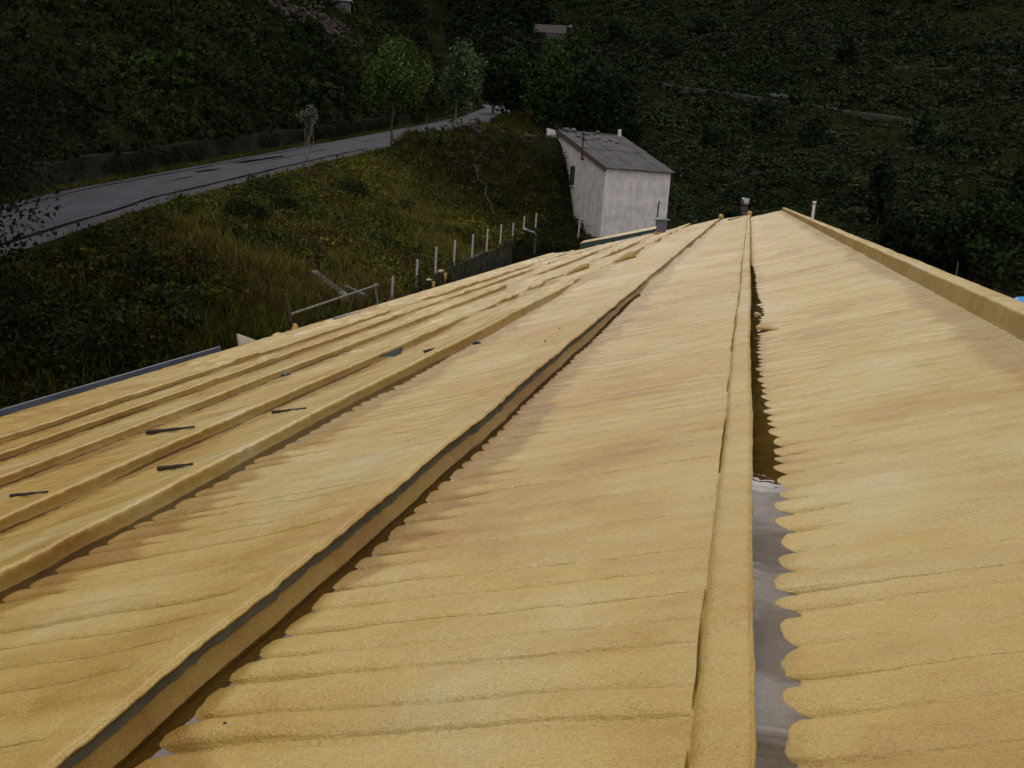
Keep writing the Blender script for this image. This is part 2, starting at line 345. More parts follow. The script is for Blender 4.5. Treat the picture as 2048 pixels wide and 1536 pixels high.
def ycoords():
    y=[Y0]
    while y[-1]<YEND: y.append(y[-1]+min(max(y[-1]*.0042,.0090),.055))
    y[-1]=YEND; return np.array(y)
YY=ycoords()
roof=empty('factory_roof',(0,YEND/2,-3)); tag(roof,'long yellow spray-foamed roof of stepped courses filling the foreground','roof')
def sheet(name,tt,k,m,kind,parent):
    """tt: list of (t) or functions giving x(y)"""
    X=np.stack([np.broadcast_to(f(YY),YY.shape) for f in tt],0); Yg=np.broadcast_to(YY,X.shape)
    Z=kind(X,Yg); v=np.stack([X,Yg,Z],-1).reshape(-1,3)-np.array([0,YEND/2,-3])
    o=mesh_np(name,v,grid_faces(len(tt),len(YY)),m,parent,smooth=True)
    kk=int(_K[0]); corr(X,Yg,kk); win=(1-.9*sstep(-.25,-.02,X-RIDGE[0])) if kk==0 else np.ones_like(X)
    gp=_G[0]-np.floor(_G[0]); dg=np.minimum(gp,1-gp); df=X-((lipx(kk,Yg)+FOOT[kk]) if kk<7 else X-9)
    edge=(.12,.20,.24,.27,.27,.26,.25,.1)[kk]+.10*vn(Yg*.8,X*0+kk,111)+.09*vn(Yg*5.5,X*.5,112)+(.16 if kk<2 else .24)*np.exp(-dg/.14)*(.4+.6*vn(Yg*2.3,X*0+3,113)); dmp=1-sstep(edge-.03,edge+.03,df)
    if kk==0: dr2=RIDGE[0]-X; e2=.16+.12*vn(Yg*.5,X*0,114)+.07*vn(Yg*6,X,115); dmp=np.maximum(dmp*.5,.75*(1-sstep(e2-.05,e2+.05,dr2)))
    for an,av in (('groove_phase',_G[0]-40),('groove_amt',_G[1]*win),('damp_shade',dmp)):
        a=o.data.attributes.new(an,'FLOAT','POINT'); a.data.foreach_set('value',np.ascontiguousarray(av,np.float32).ravel())
    return o
_K=[0]
panels=[]
for k in range(8):
    # panel interior from foot to curb start; the curb (last .13 m + face) is its own part
    xl=(lambda y,k=k:(lipx(k,y)+FOOT[k]) if k<7 else EAVE[0]+0*y)
    cb=.0 if k==0 else (.124 if k==1 else .13)
    xr=(lambda y,k=k,cb=cb: RIDGE[0]+0*y if k==0 else lipx(k-1,y)-cb)
    n=[82,64,48,38,32,28,26,28][k]
    ts=np.linspace(0,1,n); 
    fs=[(lambda y,t=t: xl(y)+(xr(y)-xl(y))*t) for t in ts]
    _K[0]=k
    o=sheet('foam_panel',fs,k,M['foam'],lambda X,Y,k=k:strip_z(k,X,Y),roof); panels.append(o)
    if k>0:
        cs=([-.124,-.1215,-.119,-.1165,-.114,-.10,-.08,-.05,-.03] if k==1 else np.linspace(-cb,-.02,8).tolist())+[-.015,-.01,-.006,-.003,0]
        ft=[(lambda y,c=c: lipx(k-1,y)+c) for c in cs]
        dr=PROF[k-1]
        X=[];Z=[]
        for c in cs: x=lipx(k-1,YY)+c; X.append(x); Z.append(strip_z(k,x,YY))
        zt=Z[-1]; xf=lipx(k-1,YY)+FOOT[k-1]; zf=strip_z(k-1,xf,YY)
        for i,(dx,q) in enumerate(dr):
            X.append(lipx(k-1,YY)+dx); zz=zt+(zf-zt)*q
            Z.append(zz)
        X=np.stack(X);Z=np.stack(Z); wob=np.array([.3]+[1.0]*(len(dr)-3)+[.5]); X[-len(dr):-1]+=(.007*fbm(YY*9,3.1*k,k,3)+.004*vn(YY*30,k,4))[None]*wob[:,None]
        v=np.stack([X,np.broadcast_to(YY,X.shape),Z],-1).reshape(-1,3)-np.array([0,YEND/2,-3])
        o=mesh_np('foam_curb',v,grid_faces(X.shape[0],len(YY)),M['foam'],roof,smooth=True)
        a=o.data.attributes.new('damp_shade','FLOAT','POINT'); dv=np.zeros(X.shape,np.float32); dv[len(cs)+1:]=((.55 if k!=2 else .9)+.35*vn(YY*.9,k*3,130))[None]; a.data.foreach_set('value',np.clip(dv,0,1).ravel())  # shade of the face below the lip, painted into the foam colour
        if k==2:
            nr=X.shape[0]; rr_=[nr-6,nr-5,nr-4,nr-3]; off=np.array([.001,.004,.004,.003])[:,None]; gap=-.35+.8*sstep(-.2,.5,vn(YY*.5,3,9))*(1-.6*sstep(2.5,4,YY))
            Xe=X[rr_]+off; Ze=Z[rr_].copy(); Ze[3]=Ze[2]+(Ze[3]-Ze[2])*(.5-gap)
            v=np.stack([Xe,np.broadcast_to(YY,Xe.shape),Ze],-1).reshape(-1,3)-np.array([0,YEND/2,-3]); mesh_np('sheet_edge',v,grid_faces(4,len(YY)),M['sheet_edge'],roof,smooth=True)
def roofz(x,y):
    x=float(x);y=np.array([float(y)])
    for k in range(7):
        if x>=LIP[k][0]+FOOT[k]: return float(strip_z(k,np.array([x]),y)[0])
    return float(strip_z(7,np.array([x]),y)[0])
# ridge cap: inner face, rounded lip, top, outer drop
yr=YY[::2]; pf=[(0.0,.0),(.012,.02),(.028,.118),(.036,.133),(.055,.141),(.11,.150),(.155,.153),(.17,.145),(.178,.12),(.18,-.3)]
nz=.006*fbm(yr*1.3,2,8,3); X=np.stack([RIDGE[0]+a+0*yr+nz*.8 for a,b in pf]); zf0=strip_z(0,np.full_like(yr,RIDGE[0]),yr)
Z=np.stack([ (zf0-.004 if b==0 else RIDGE[1]+b+nz) for a,b in pf]); v=np.stack([X,np.broadcast_to(yr,X.shape),Z],-1).reshape(-1,3)-np.array([0,YEND/2,-3])
o=mesh_np('ridge_cap',v,grid_faces(len(pf),len(yr)),M['foam'],roof,smooth=True)
a=o.data.attributes.new('damp_shade','FLOAT','POINT'); dv=np.zeros(X.shape,np.float32); dv[:3]=(.75+.2*vn(yr*.4,3,131))[None]; a.data.foreach_set('value',dv.ravel())  # inner face darkened: discoloured foam plus painted shade
# far slope beyond the ridge, gable wall and body under the roof
def body():
    b=MB(); o=-YEND/2
    # other slope
    b.add([(RIDGE[0]+.17,Y0+o,2.2),(RIDGE[0]+.17,YEND+o,2.2),(9.5,YEND+o,-.6),(9.5,Y0+o,-.6)],[(0,3,2,1)])
    b.build('far_slope',M['foam'],roof)
    b=MB(); pts=[(EAVE[0]+.12,EAVE[1]-.25)]; pts+=[(LIP[k][0],LIP[k][1]-LIP[k][2]-.12) for k in range(6,-1,-1)]+[(RIDGE[0]+.1,RIDGE[1]-.1),(9.3,-3.8),(9.3,-8),(EAVE[0]+.12,-8)]
    v=[(x,YEND-.02+o,z+3) for x,z in pts]+[(x,Y0+.1+o,z+3) for x,z in pts]; n=len(pts)
    f=[tuple(range(n)),tuple(range(2*n-1,n-1,-1)),(n-1,2*n-1,n,0),(n-3,2*n-3,2*n-2,n-2)]
    b.add(v,f).build('wall',M['old_concrete'],roof)
    # closing skirt under the front and far edges of the foam
    xs_=np.linspace(EAVE[0],RIDGE[0]+.17,260)
    zz=[roofz(x,YEND) if x<RIDGE[0] else RIDGE[1]+.15 for x in xs_]
    v=[(x,YEND+o+.001,z+3) for x,z in zip(xs_,zz)]+[(x,YEND+o+.001,z+3-.35) for x,z in zip(xs_,zz)]
    m=len(xs_); MB().add(v,[(i,i+1,m+i+1,m+i) for i in range(m-1)]).build('end_trim',M['foam'],roof)
body()
# eave lip
ye=YY[::3]; nz=.015*fbm(ye*2,7,3,3); pf=[(-.0,0),(-.03,-.006),(-.045,-.03),(-.04,-.07),(0.0,-.08)]
zz=strip_z(7,np.full_like(ye,EAVE[0]),ye); X=np.stack([EAVE[0]+a*(1+nz*20) for a,b in pf]); Z=np.stack([zz+b for a,b in pf])
mesh_np('eave_edge',np.stack([X,np.broadcast_to(ye,X.shape),Z],-1).reshape(-1,3)-np.array([0,YEND/2,-3]),grid_faces(len(pf),len(ye)),M['foam'],roof,smooth=True)
# gutter along the left eave, ending part way
gy1=at_x(447,694,EAVE[0]-.3)[1]
pf=[(-.05,-.12),(-.07,-.22),(-.33,-.22),(-.36,-.03),(-.40,-.03),(-.37,-.26),(-.04,-.26)]
v=[(EAVE[0]+a,yy-YEND/2,EAVE[1]+b+3) for yy in (Y0,gy1) for a,b in pf]; n=len(pf)
MB().add(v,[(i,(i+1)%n,n+(i+1)%n,n+i) for i in range(n)]+[tuple(range(n)),tuple(range(2*n-1,n-1,-1))]).build('gutter',M['gutter'],roof)
# ------------------------------------------------------------------ puddles
PL=['long narrow puddle in the gutter channel right of the tall centre curb','long brown puddle under the second curb left of centre',
 'shallow puddle along the third curb at lower left','thin puddle along the fourth curb from the centre','thin puddle along the fifth curb from the centre','thin puddle along the sixth curb from the centre','thin puddle at the foot of the curb nearest the left eave']
for k in range(7):
    yy=np.arange(Y0,[48,13,11.5,11,14,15,16][k],.06)
    e=[.044,.013,.020,.020,.020,.020,.020][k]
    lev=e*(1+.35*vn(yy*.5,k*7,k+80))
    if k==0: lev=lev*(.15+.85*sstep(1.75,2.05,yy))*(1-.65*sstep(9,22,yy))
    if k>1: lev=lev+.008*vn(yy*.9,k*7,k+90)
    zw=LIP[k][1]-LIP[k][2]*fade(k,yy)+lev; wd=.40
    xa=lipx(k,yy)-(.014 if k!=1 else .045); 
    v=np.concatenate([np.stack([xa,yy,zw],-1),np.stack([xa+wd,yy,zw],-1)]); f=grid_faces(2,len(yy))
    o=mesh_np('puddle',v,f,M['water']); tag(o,PL[k],'puddle','rainwater standing behind the roof curbs')
# ------------------------------------------------------------------ bits lying on the roof
def on_roof(px,py):
    d=W(px,py)
    t=1.2*np.exp(np.linspace(0,4.0,4000)); P=d[None]*t[:,None]; Z=np.full(len(t),-99.)
    ks=np.full(len(t),7)
    for k in range(6,-1,-1): ks[P[:,0]>=LIP[k][0]+FOOT[k]]=k
    for k in range(8):
        q=ks==k
        if q.any(): Z[q]=strip_z(k,P[q,0],P[q,1])
    ok=(P[:,0]<RIDGE[0])&(P[:,0]>EAVE[0])&(P[:,1]<YEND)&(P[:,2]<Z)
    return P[np.argmax(ok)] if ok.any() else d*10
def stick(p0,p1,r,label,m,cat='stick'):
    a=Vector(on_roof(*p0));b=Vector(on_roof(*p1)); up=Vector((0,0,r*.8)); n=6; pts=[]
    for i in range(n):
        t=i/(n-1); p=a.lerp(b,t); p.z=max(roofz(p.x,p.y),p.z)+r*.7; pts.append(p-a)
    o=MB().tube(pts,[r*(1-.6*i/(n-1))*(1+.3*math.sin(i*3)) for i in range(n)],6).build('stick',m,smooth=True); o.location=a; return tag(o,label,cat)
stick((295,868),(388,857),.022,'longest dark reddish stick lying across the left roof courses',M['wood'])
stick((318,941),(384,932),.018,'short thick-ended stick between the two thicker left curbs',M['wood'])
stick((22,994),(95,986),.014,'thin grey twig at the far left edge of the roof',M['bark'],'twig')
stick((545,826),(612,818),.012,'thin straight twig lying left of the broad second curb',M['bark'],'twig')
stick((848,706),(868,699),.018,'short dark stick just above the lumpy third curb',M['bark'])
def blob(px,py,r,label,m,cat,seed=1,flat=.6,n=2,name='foam_lump'):
    P=on_roof(px,py); v,f=lump((0,0,0),r,seed,n,flat); me=MB().add(v,f).build(name,m,smooth=True); me.location=(P[0],P[1],P[2]); return tag(me,label,cat)
blob(568,751,.055,'dark crumpled clod on the left roof courses',M['dark'],'clod',3,.5,name='clod')
blob(578,749,.035,'small dark scrap touching the crumpled clod',M['rust'],'scrap',5,.6,name='scrap')
blob(954,687,.05,'dark brown clod stuck in the third curb',M['rust'],'clod',8,.5,name='clod')
blob(1514,632,.045,'small yellow foam lump in the centre channel',M['foam'],'foam lump',4,.9)
for i,(px,py,lb) in enumerate([(1336,926,'single black speck between the two central curbs'),(450,1447,'black speck at the lower left beside the brown puddle'),(1120,657,'upper dark speck left of the second curb'),(1091,683,'lower dark speck left of the second curb')]):
    blob(px,py,.006 if i<2 else .014,lb,M['dark'],'speck',i,.8,1,name='speck')
stick((1457,441),(1485,434),.03,'short dark rod standing for the slot at the far roof end between the two long curbs',M['bark'],'batten')  # thin rod added to draw the dark slot, no loose piece lies here
for px,py,lb in [(1499,428,'little foam knob capping the far end of the centre curb'),(1442,434,'little foam knob capping the far end of the second curb')]:
    P=at_y(px,py,50.6); v,f=lump((0,0,0),(.12,.12,.16),int(px),2); o=MB().add(v,f).build('foam_lump',M['foam'],smooth=True); o.location=P; tag(o,lb,'foam lump')
# foamed-over pipe stubs
def stub(px,py,label,l=.75,r=.11):
    P=Vector(on_roof(px,py)); o=empty('pipe_stub',P); tag(o,label,'pipe','foamed-over bumps and pipe stubs')
    n=12; pts=[Vector((-.0,0,.06)),Vector((-.10,-l*.3,.05)),Vector((-.2,-l*.7,0.0)),Vector((-.28,-l*1.1,-.09))]
    MB().tube(pts,[r,r*.95,r*.7,r*.2],14).build('foam_cover',M['foam'],o,smooth=True)
    MB().tube([(0,-.02,.075),(.005,.06,.08)],[r*.75,r*.75],12).build('pipe_end',M['dark'],o)
    MB().tube([(0,-.06,.075),(.0,-.061,.076)],[r*.01,r*.62],12).build('pipe_mouth',M['dark'],o)
stub(1264,516,'foam bump with a black pipe mouth left of the second curb'); stub(1172,538,'smaller foam bump with a black hole behind the broken third curb',.9,.08)
P=Vector(on_roof(790,712)); o=empty('broken_sheet',P); tag(o,'dark green broken sheet corner poking up from the fourth curb','sheet')
MB().add([tuple(c*.5 for c in q_) for q_ in [(-.28,-.35,0),(.10,.02,.0),(.13,.10,.22),(.02,.1,.16),(-.26,-.33,.03),(.12,.04,.0),(.15,.12,.22)]],[(0,1,2,3),(0,3,4),(1,5,6,2)]).build('flap',M['pvc'],o)
v,f=lump((.06,.05,.01),.025,3); MB().add(v,f).build('broken_edge',M['rust'],o,smooth=True)
# foam triangular flap in the centre channel
P=Vector(on_roof(1535,660)); o=MB().add([(-.1,-.10,.03),(.16,-.05,.02),(-.06,.10,.04),(-.1,-.10,.015),(.16,-.05,.0),(-.06,.10,.02)],[(0,1,2),(3,5,4),(0,3,4,1),(1,4,5,2),(2,5,3,0)]).build('foam_flap',M['foam']); o.location=P; tag(o,'pointed foam flap jutting over the centre channel','foam flap')
# ------------------------------------------------------------------ chimneys and vents
def flue(px,y0,y1,Y,label,r):
    a=at_y(px,y1,Y); b=at_y(px,y0,Y); h=b[2]-a[2]+.6
    o=empty('metal_flue',(a[0],Y,a[2]-.6)); tag(o,label,'chimney')
    MB().tube([(0,0,0),(0,0,h*.74)],r*.82,20).build('pipe',M['rust'],o,smooth=True)
    MB().tube([(0,0,h*.76),(0,0,h*.80),(0,0,h*.98),(0,0,h)],[r,r*1.06,r*1.06,r*.9],20).build('cowl',M['metal'],o,smooth=True)
    MB().tube([(0,0,h*.45),(0,0,h*.47)],r*.9,20).build('band',M['metal'],o)
    return o
flue(1488,396,428,YEND+.9,'round metal flue with bright cowl rising behind the roof end',.19)
P=at_y(1322,462,46); P[2]=roofz(P[0],46); o=empty('roof_vent',(P[0],P[1],P[2]-.12)); tag(o,'squat grey metal roof vent with flat cap before the white shed','roof vent')
MB().box((0,0,.35),(.42,.42,.7)).build('shaft',M['gutter'],o)
MB().tube([(0,0,.72),(0,0,.76),(0,0,.79)],[.36,.36,.30],20).build('cap',M['gutter'],o)
for sx in(-1,1):
    for sy in (-1,1): MB().box((sx*.18,sy*.18,.70),(.04,.04,.06)).build('strut',M['metal'],o)
MB().box((0,0,.1),(.5,.5,.2),.02).build('flashing',M['foam'],o)
def pole(name,px,y0,y1,Y,r,label,m,cat='pole',group=None,x=None):
    a=at_y(px-0.09*(y1-y0),y1,Y) if x is None else at_x(px-.07*(y1-y0),y1,x); b=at_y(px,y0,a[1])
    o=MB().tube([(0,0,-.3),(0,0,b[2]-a[2])],r,8).build(name,m); o.location=a; return tag(o,label,cat,group)
o=pole('vent_pipe',1627,409,442,34,.045,'thin white vent pipe sticking up behind the right ridge',M['white'],'pipe')
bb=at_y(1627,409,34); MB().tube([(0,0,.56),(0,0,.64)],.06,8).build('pipe_cap',M['white'],o)
pole('marker_pole',1915,524,545,30,.012,'tiny pale stake in the dark scrub at far right',M['concrete'],'stake')
# blue sheet beyond the ridge at the right edge
a=at_y(2022,600,22); o=empty('blue_roof',(a[0],22,a[2])); tag(o,'bright blue corrugated roof showing beyond the ridge at the right edge','roof')
b=MB(); nn=40
for i in range(nn+1):
    u=i/nn*5; zz=.03*math.sin(i*1.57); 
    b.v+= [(u*.9,u*.1,.36*u+zz),(u*.9+.2,3+u*.1,.36*u-1.3+zz),(u*.9-.3,-4,.2*u-1.6+zz)]
for i in range(nn): k=i*3; b.f+=[(k,k+3,k+4,k+1),(k+2,k+5,k+3,k)]
b.build('roof_sheet',M['blue'],o); 
MB().box((2.2,-.5,-2.6),(4,5,3)).build('wall',M['old_concrete'],o)
# railing at the eave
ex=EAVE[0]-.02
def railing():
    A=at_x(590,664,ex); B=at_x(760,620,ex); o=empty('eave_railing',A); tag(o,'thin rusty rail on two leaning posts at the left eave','railing')
    A=Vector(A);B=Vector(B)-A; tA=Vector(at_x(572,588,ex-.15))-A; tB=Vector(at_x(749,568,ex-.15))-A
    MB().tube([(0,0,-.2),tA],.035,8).build('post',M['rust'],o); MB().tube([B-Vector((0,0,.2)),tB],.035,8).build('post',M['steel'],o)
    r0=Vector(at_x(580,629,ex-.1))-A; r1=Vector(at_x(757,569,ex-.1))-A
    MB().tube([r0,r1],.028,8).build('rail',M['steel'],o)
    for i,p in enumerate([(0,0,0),tuple(B)]):
        v,f=lump(p,(.10,.22,.10) if i else (.09,.15,.2),i+2); MB().add(v,f).build('foam_foot',M['foam'],o,smooth=True)
railing()
# foam board wedge and lumps on the eave
a=at_x(498,688,ex-.05); o=MB().add([(0,-.55,.30),(0,.45,-.02),(0,-.4,-.12),(.05,-.55,.30),(.05,.45,-.02),(.05,-.4,-.12)],[(0,1,2),(3,5,4),(0,3,4,1),(1,4,5,2),(2,5,3,0)]).build('board_offcut',M['white']); o.location=a; tag(o,'pale wedge-shaped board offcut standing at the left eave','board')
for i,(px,py,r,lb) in enumerate([(720,637,(.07,.5,.06),'long foam ridge on the eave left of the second rail post'),(555,672,(.08,.3,.08),'foam scrap on the eave beside the first rail post'),(805,624,(.07,.5,.05),'foam ridge on the eave right of the second rail post')]):
    a=at_x(px,py,ex+.05); v,f=lump((0,0,0),r,i+3); o=MB().add(v,f).build('foam_lump',M['foam'],smooth=True); o.location=a; tag(o,lb,'foam lump')
# loose dark batten on the eave
a=Vector(at_x(668,640,ex+.3));b=Vector(at_x(838,597,ex+.3)); o=MB().tube([(0,0,0),b-a],.035,6).build('batten',M['gutter']); o.location=a+Vector((0,0,.03)); tag(o,'long dark grey batten lying along the left eave','batten')
# silver flexible downpipe
pts=[(1050,459),(1057,463),(1067,466),(1070,472),(1070,490),(1069,508),(1074,512),(1088,514)]
P=[Vector(at_x(px,py,-11.6)) for px,py in pts]; P0=P[0].copy(); o=empty('silver_duct',P0); tag(o,'crinkled silver duct zigzagging down beyond the eave','duct')
q=[];rr=[]
for i in range(len(P)-1):
    for j in range(6):
        q.append(P[i].lerp(P[i+1],j/6)-P0); rr.append(.10 if (len(q)%2) else .075)
MB().tube(q,rr,9).build('hose',M['metal'],o,smooth=True)
a=Vector(at_x(1075,490,-11.5));b=Vector(at_x(1120,508,-11.0)); o=MB().tube([(0,0,0),b-a],.02,6).build('cable',M['pvc']); o.location=a; tag(o,'thin green hose strung beside the silver duct','hose')
# lower lean-to roof edge beyond the eave, far end
a=Vector(at_y(1160,487,YEND+3));b=Vector(at_y(1312,457,YEND+3)); o=empty('lean_to',a); tag(o,'low green-edged lean-to roof strip behind the roof end below the shed','lean-to roof')
d=b-a; MB().add([(0,0,.0),tuple(d),tuple(d+Vector((0,1.2,.10))),(0,1.2,.10)],[(0,1,2,3)]).build('foam_top',M['foam'],o)
MB().add([(0,-.01,-.02),tuple(d+Vector((0,-.01,-.02))),tuple(d+Vector((0,-.01,-.18))),(0,-.01,-.32),(0,.04,-.02),tuple(d+Vector((0,.04,-.02))),tuple(d+Vector((0,.04,-.18))),(0,.04,-.18)],[(0,3,2,1),(4,5,6,7),(0,1,5,4)]).build('fascia',M['pvc'],o)
for t in(.05,.45,.8): MB().box(tuple(d*t+Vector((0,.1,-1.7))),(.1,.1,3.2)).build('post',M['rust'],o)
# ------------------------------------------------------------------ fence wall and posts
fp=[(787,555,600),(836,520,573),(874,495,545),(911,482,530),(947,470,515),(976,458,502),(1003,450,490),(1027,447,478),(1049,433,462),(1073,427,445)]
ordn=['leftmost','second','third','fourth','fifth','sixth','seventh','eighth','ninth','last']
bases=[]
for i,(px,y0,y1) in enumerate(fp):
    a=at_x(px-.07*(y1-y0),y1,-13.0); b=at_y(px,y0,a[1]); bases.append(a)
    o=MB().box((0,0,(b[2]-a[2])/2-.2),(.07,.07,b[2]-a[2]+.4)).box((0,0,b[2]-a[2]+.01),(.06,.06,.03)).build('fence_post',M['post']); o.location=a
    tag(o,f'{ordn[i]} white concrete post from the left on the yard retaining wall' if i<9 else 'last and faintest white post at the far end of the retaining wall','fence post','white fence posts on the retaining wall')
pole('fence_post',1160,435,470,62,.045,'lone pale post standing before the left corner of the white shed',M['post'],'fence post')
ba=np.array(bases); o=empty('retaining_wall',(-13,bases[0][1],-6)); tag(o,'dark stained concrete retaining wall under the white posts','wall')
yw=np.arange(14,62,2.0); zt=np.interp(yw,ba[:,1],ba[:,2]); zt=np.where(yw<ba[0,1],np.interp(yw,TOEY,TOEZ),zt)
for i in range(len(yw)-1):
    z0,z1=zt[i],zt[i+1]; x0,x1=-13.12,-12.86; yb=yw[i]+.02; yc=yw[i+1]-.02
    v=[(x,y,z) for x in(x0,x1) for y,zz in((yb,z0),(yc,z1)) for z in(-7.4,zz+.03*((i%3)-1))]
    MB().add([(p[0]+13,p[1]-bases[0][1],p[2]+6) for p in v],[(0,1,3,2),(4,6,7,5),(1,5,7,3),(0,4,5,1),(2,3,7,6)]).build('wall_panel',M['old_concrete'],o)
for i,(px,py,r,lb) in enumerate([(882,543,(.15,.2,.08),'yellow foam splash on the retaining wall under the third post'),(858,560,(.15,.25,.06),'yellowish foam smear on the wall left of the third post')]):
    a=at_x(px,py,-12.85); v,f=lump((0,0,0),r,i+9); MBo=MB().add(v,f).tube([(.2,0,-.05),(.22,.0,-.55)],[.09,.02],6)
    o=MBo.build('foam_splash',M['foam'],smooth=True); o.location=a; tag(o,lb,'foam splash')
# roadside retaining wall
o=empty('roadside_wall',(float(rx(40)-4.9),40,float(rz(40)))); tag(o,'low grey concrete wall along the uphill side of the road','wall')
yw=np.arange(14,92,2.5)
for i in range(len(yw)-1):
    y0,y1=yw[i]+.012,yw[i+1]-.012; hh=.95+.07*float(vn(i*.9,2,3))
    v=[]
    for dx in(-5.75,-5.30):
        for yy in(y0,y1):
            for dz in(-.3,hh): v.append((float(rx(yy))+dx-(.10 if dz>0 else 0)-float(rx(40)-4.9),yy-40,float(rz(yy))+dz-float(rz(40))))
    MB().add(v,[(0,1,3,2),(4,6,7,5),(1,5,7,3),(0,4,5,1),(2,3,7,6)]).build('wall_panel',M['road_wall'],o)
# ------------------------------------------------------------------ white shed
def shed():
    A=np.array([HA[0],HA[1]]); a3=at_y(1200,470,A[1]); A[0]=a3[0]; zb=a3[2]-.6
    zt=at_y(1207,336,A[1])[2]; u=HU/np.linalg.norm(HU); v_=HV/np.linalg.norm(HV)
    # width from the right corner
    best=min(np.arange(3,9,.02),key=lambda w:abs(proj((A[0]+u[0]*w,A[1]+u[1]*w,zt))[0]-1342)); Wd=best
    Lg=min(np.arange(3,12,.02),key=lambda l:abs(proj((A[0]+v_[0]*l,A[1]+v_[1]*l,zt+.42*l))[0]-1122))
    zk=min(np.arange(0,5,.01),key=lambda q:abs(proj((A[0]+v_[0]*Lg,A[1]+v_[1]*Lg,zt+q))[1]-266)); 
    0 and print('shed',A,zb,zt,Wd,Lg,zk)
    o=empty('white_shed',(A[0],A[1],zb)); o.rotation_euler=(0,0,math.atan2(u[1],u[0])); tag(o,'weathered white rendered shed with grey mono-pitch roof below the road','shed')
    H=zt-zb; # local x along u, local y along v
    wth=.18
    MB().box((Wd/2,wth/2,H/2),(Wd,wth,H)).build('front_wall',M['render'],o)
    def sidew(x0):
        # side wall with sloping top, window hole on the left one
        return x0
    # left side wall with a real window opening
    wy0,wy1=2.35,2.95; P=lambda y:H+zk*y/Lg
    wc=[min(np.arange(0,Lg,.02),key=lambda l:abs(proj((A[0]+v_[0]*l,A[1]+v_[1]*l,0))[0]-px)) for px in (1148,1138)]
    wy0,wy1=sorted(wc); wz1=None
    c=A+v_*wy0; zt_=at_y(1148,332,c[1])[2]-zb; zb_=at_y(1147,371,c[1])[2]-zb
    0 and print('win',wy0,wy1,zb_,zt_)
    def prism(ya,yb,za,zb0,zb1,x0=0,x1=wth):
        vv=[(x,y,z) for x in(x0,x1) for (y,zt2) in((ya,zb0),(yb,zb1)) for z in(za,zt2)]
        return vv,[(0,1,3,2),(4,6,7,5),(1,5,7,3),(0,4,5,1),(2,3,7,6),(0,2,6,4)]
    b=MB()
    y00=wth
    for q in [prism(y00,wy0,0,P(y00),P(wy0)),prism(wy1,Lg,0,P(wy1),P(Lg)),prism(wy0,wy1,0,zb_,zb_),prism(wy0,wy1,zt_,P(wy0),P(wy1))]: b.add(*q)
    b.build('side_wall',M['render'],o)
    b=MB(); b.add(*prism(y00,Lg,0,P(y00),P(Lg),Wd-wth,Wd)); b.build('side_wall',M['render'],o)
    MB().box((Wd/2,Lg+.09,(H+zk)/2),(Wd,.18,H+zk)).build('back_wall',M['render'],o)
    wn=empty('window',(0,0,0)); wn.parent=o
    b=MB(); ym=(wy0+wy1)/2; zm=(zb_+zt_)/2; hh=zt_-zb_; ww=wy1-wy0
    b.box((.05,ym,zt_-.03),(.05,ww,.05)); b.box((.05,ym,zb_+.03),(.05,ww,.05)); b.box((.05,wy0+.03,zm),(.05,.05,hh-.11)); b.box((.05,wy1-.03,zm),(.05,.05,hh-.11)); b.box((.05,ym,zm),(.04,.04,hh-.11)); b.build('frame',M['concrete'],wn)
    MB().box((.09,ym,zm),(.01,ww-.1,hh-.1)).build('pane',M['dark'],wn)
    MB().box((-.04,ym,zb_-.05),(.16,ww+.2,.07)).build('sill',M['render'],wn)
    # corrugated sheets: five across, two rows
    sl=math.atan2(zk,Lg); nS=5; sw=(Wd+.3)/nS
    for rrow in range(2):
        for i in range(nS):
            x0=-.15+i*sw; l0=-.35+rrow*(Lg+.6)/2-(.12 if rrow else 0); l1=-.35+(rrow+1)*(Lg+.6)/2
            b=MB(); n=25
            for j in range(n+1):
                x=x0+.012+(sw-.024)*j/n; zc=.03*math.cos(j/n*2*math.pi*6)+(.035*rrow)+.01*((i*7+rrow*3)%3)
                for l in(l0,l1): b.v.append((x,l,H+zk*l/Lg+.12+zc))
                for l in(l0,l1): b.v.append((x,l,H+zk*l/Lg+.105+zc))
            for j in range(n): k=4*j; b.f+=[(k,k+4,k+5,k+1),(k+2,k+3,k+7,k+6),(k,k+2,k+6,k+4)]
            b.f+=[(0,1,3,2),(4*n,4*n+2,4*n+3,4*n+1)]
            b.build('roof_sheet',M['sheet'],o,smooth=False)
    # verge board
    b=MB(); b.add(*[[(x,y,H+zk*y/Lg+dz) for x in(-.16,-.10) for y in(-.35,Lg+.2) for dz in(-.12,.10)],[(0,1,3,2),(4,6,7,5),(1,5,7,3),(0,4,5,1),(2,3,7,6),(0,2,6,4)]]); b.build('verge',M['tile_dirt'],o)
    # ridge coping and dirt
    MB().box((Wd/2,Lg+.15,H+zk+.18),(Wd+.1,.3,.14)).build('coping',M['concrete'],o)
    for i,(x,s) in enumerate([(Wd*.1,.5),(Wd*.22,.35),(Wd*.62,.3)]):
        v,f=lump((x,Lg+.05,H+zk+.28),(s*.6,.2,.14),i); MB().add(v,f).build('rubble',M['concrete'],o)
    for i in range(14):
        x=Wd*(.15+.6*random.random()); l=Lg*(.72+.26*random.random()); v,f=lump((x,l,H+zk*l/Lg+.2),(.22,.16,.05),i,1); MB().add(v,f).build('rubble',M['tile_dirt'],o)
    MB().box((Wd-.15,Lg-.1,H+zk+.35),(.18,.18,.55),.2).build('chimney_stub',M['white'],o)
    # fascia under the front eave
    MB().box((Wd/2,-.03,H+.02),(Wd+.02,.06,.10)).build('fascia',M['tile_dirt'],o)
    # drain pipe on the front
    MB().tube([(Wd-.75,-.06,.3),(Wd-.72,-.06,H*.55),(Wd-.70,-.06,H*.62)],.035,8).build('drain_pipe',M['old_concrete'],o)
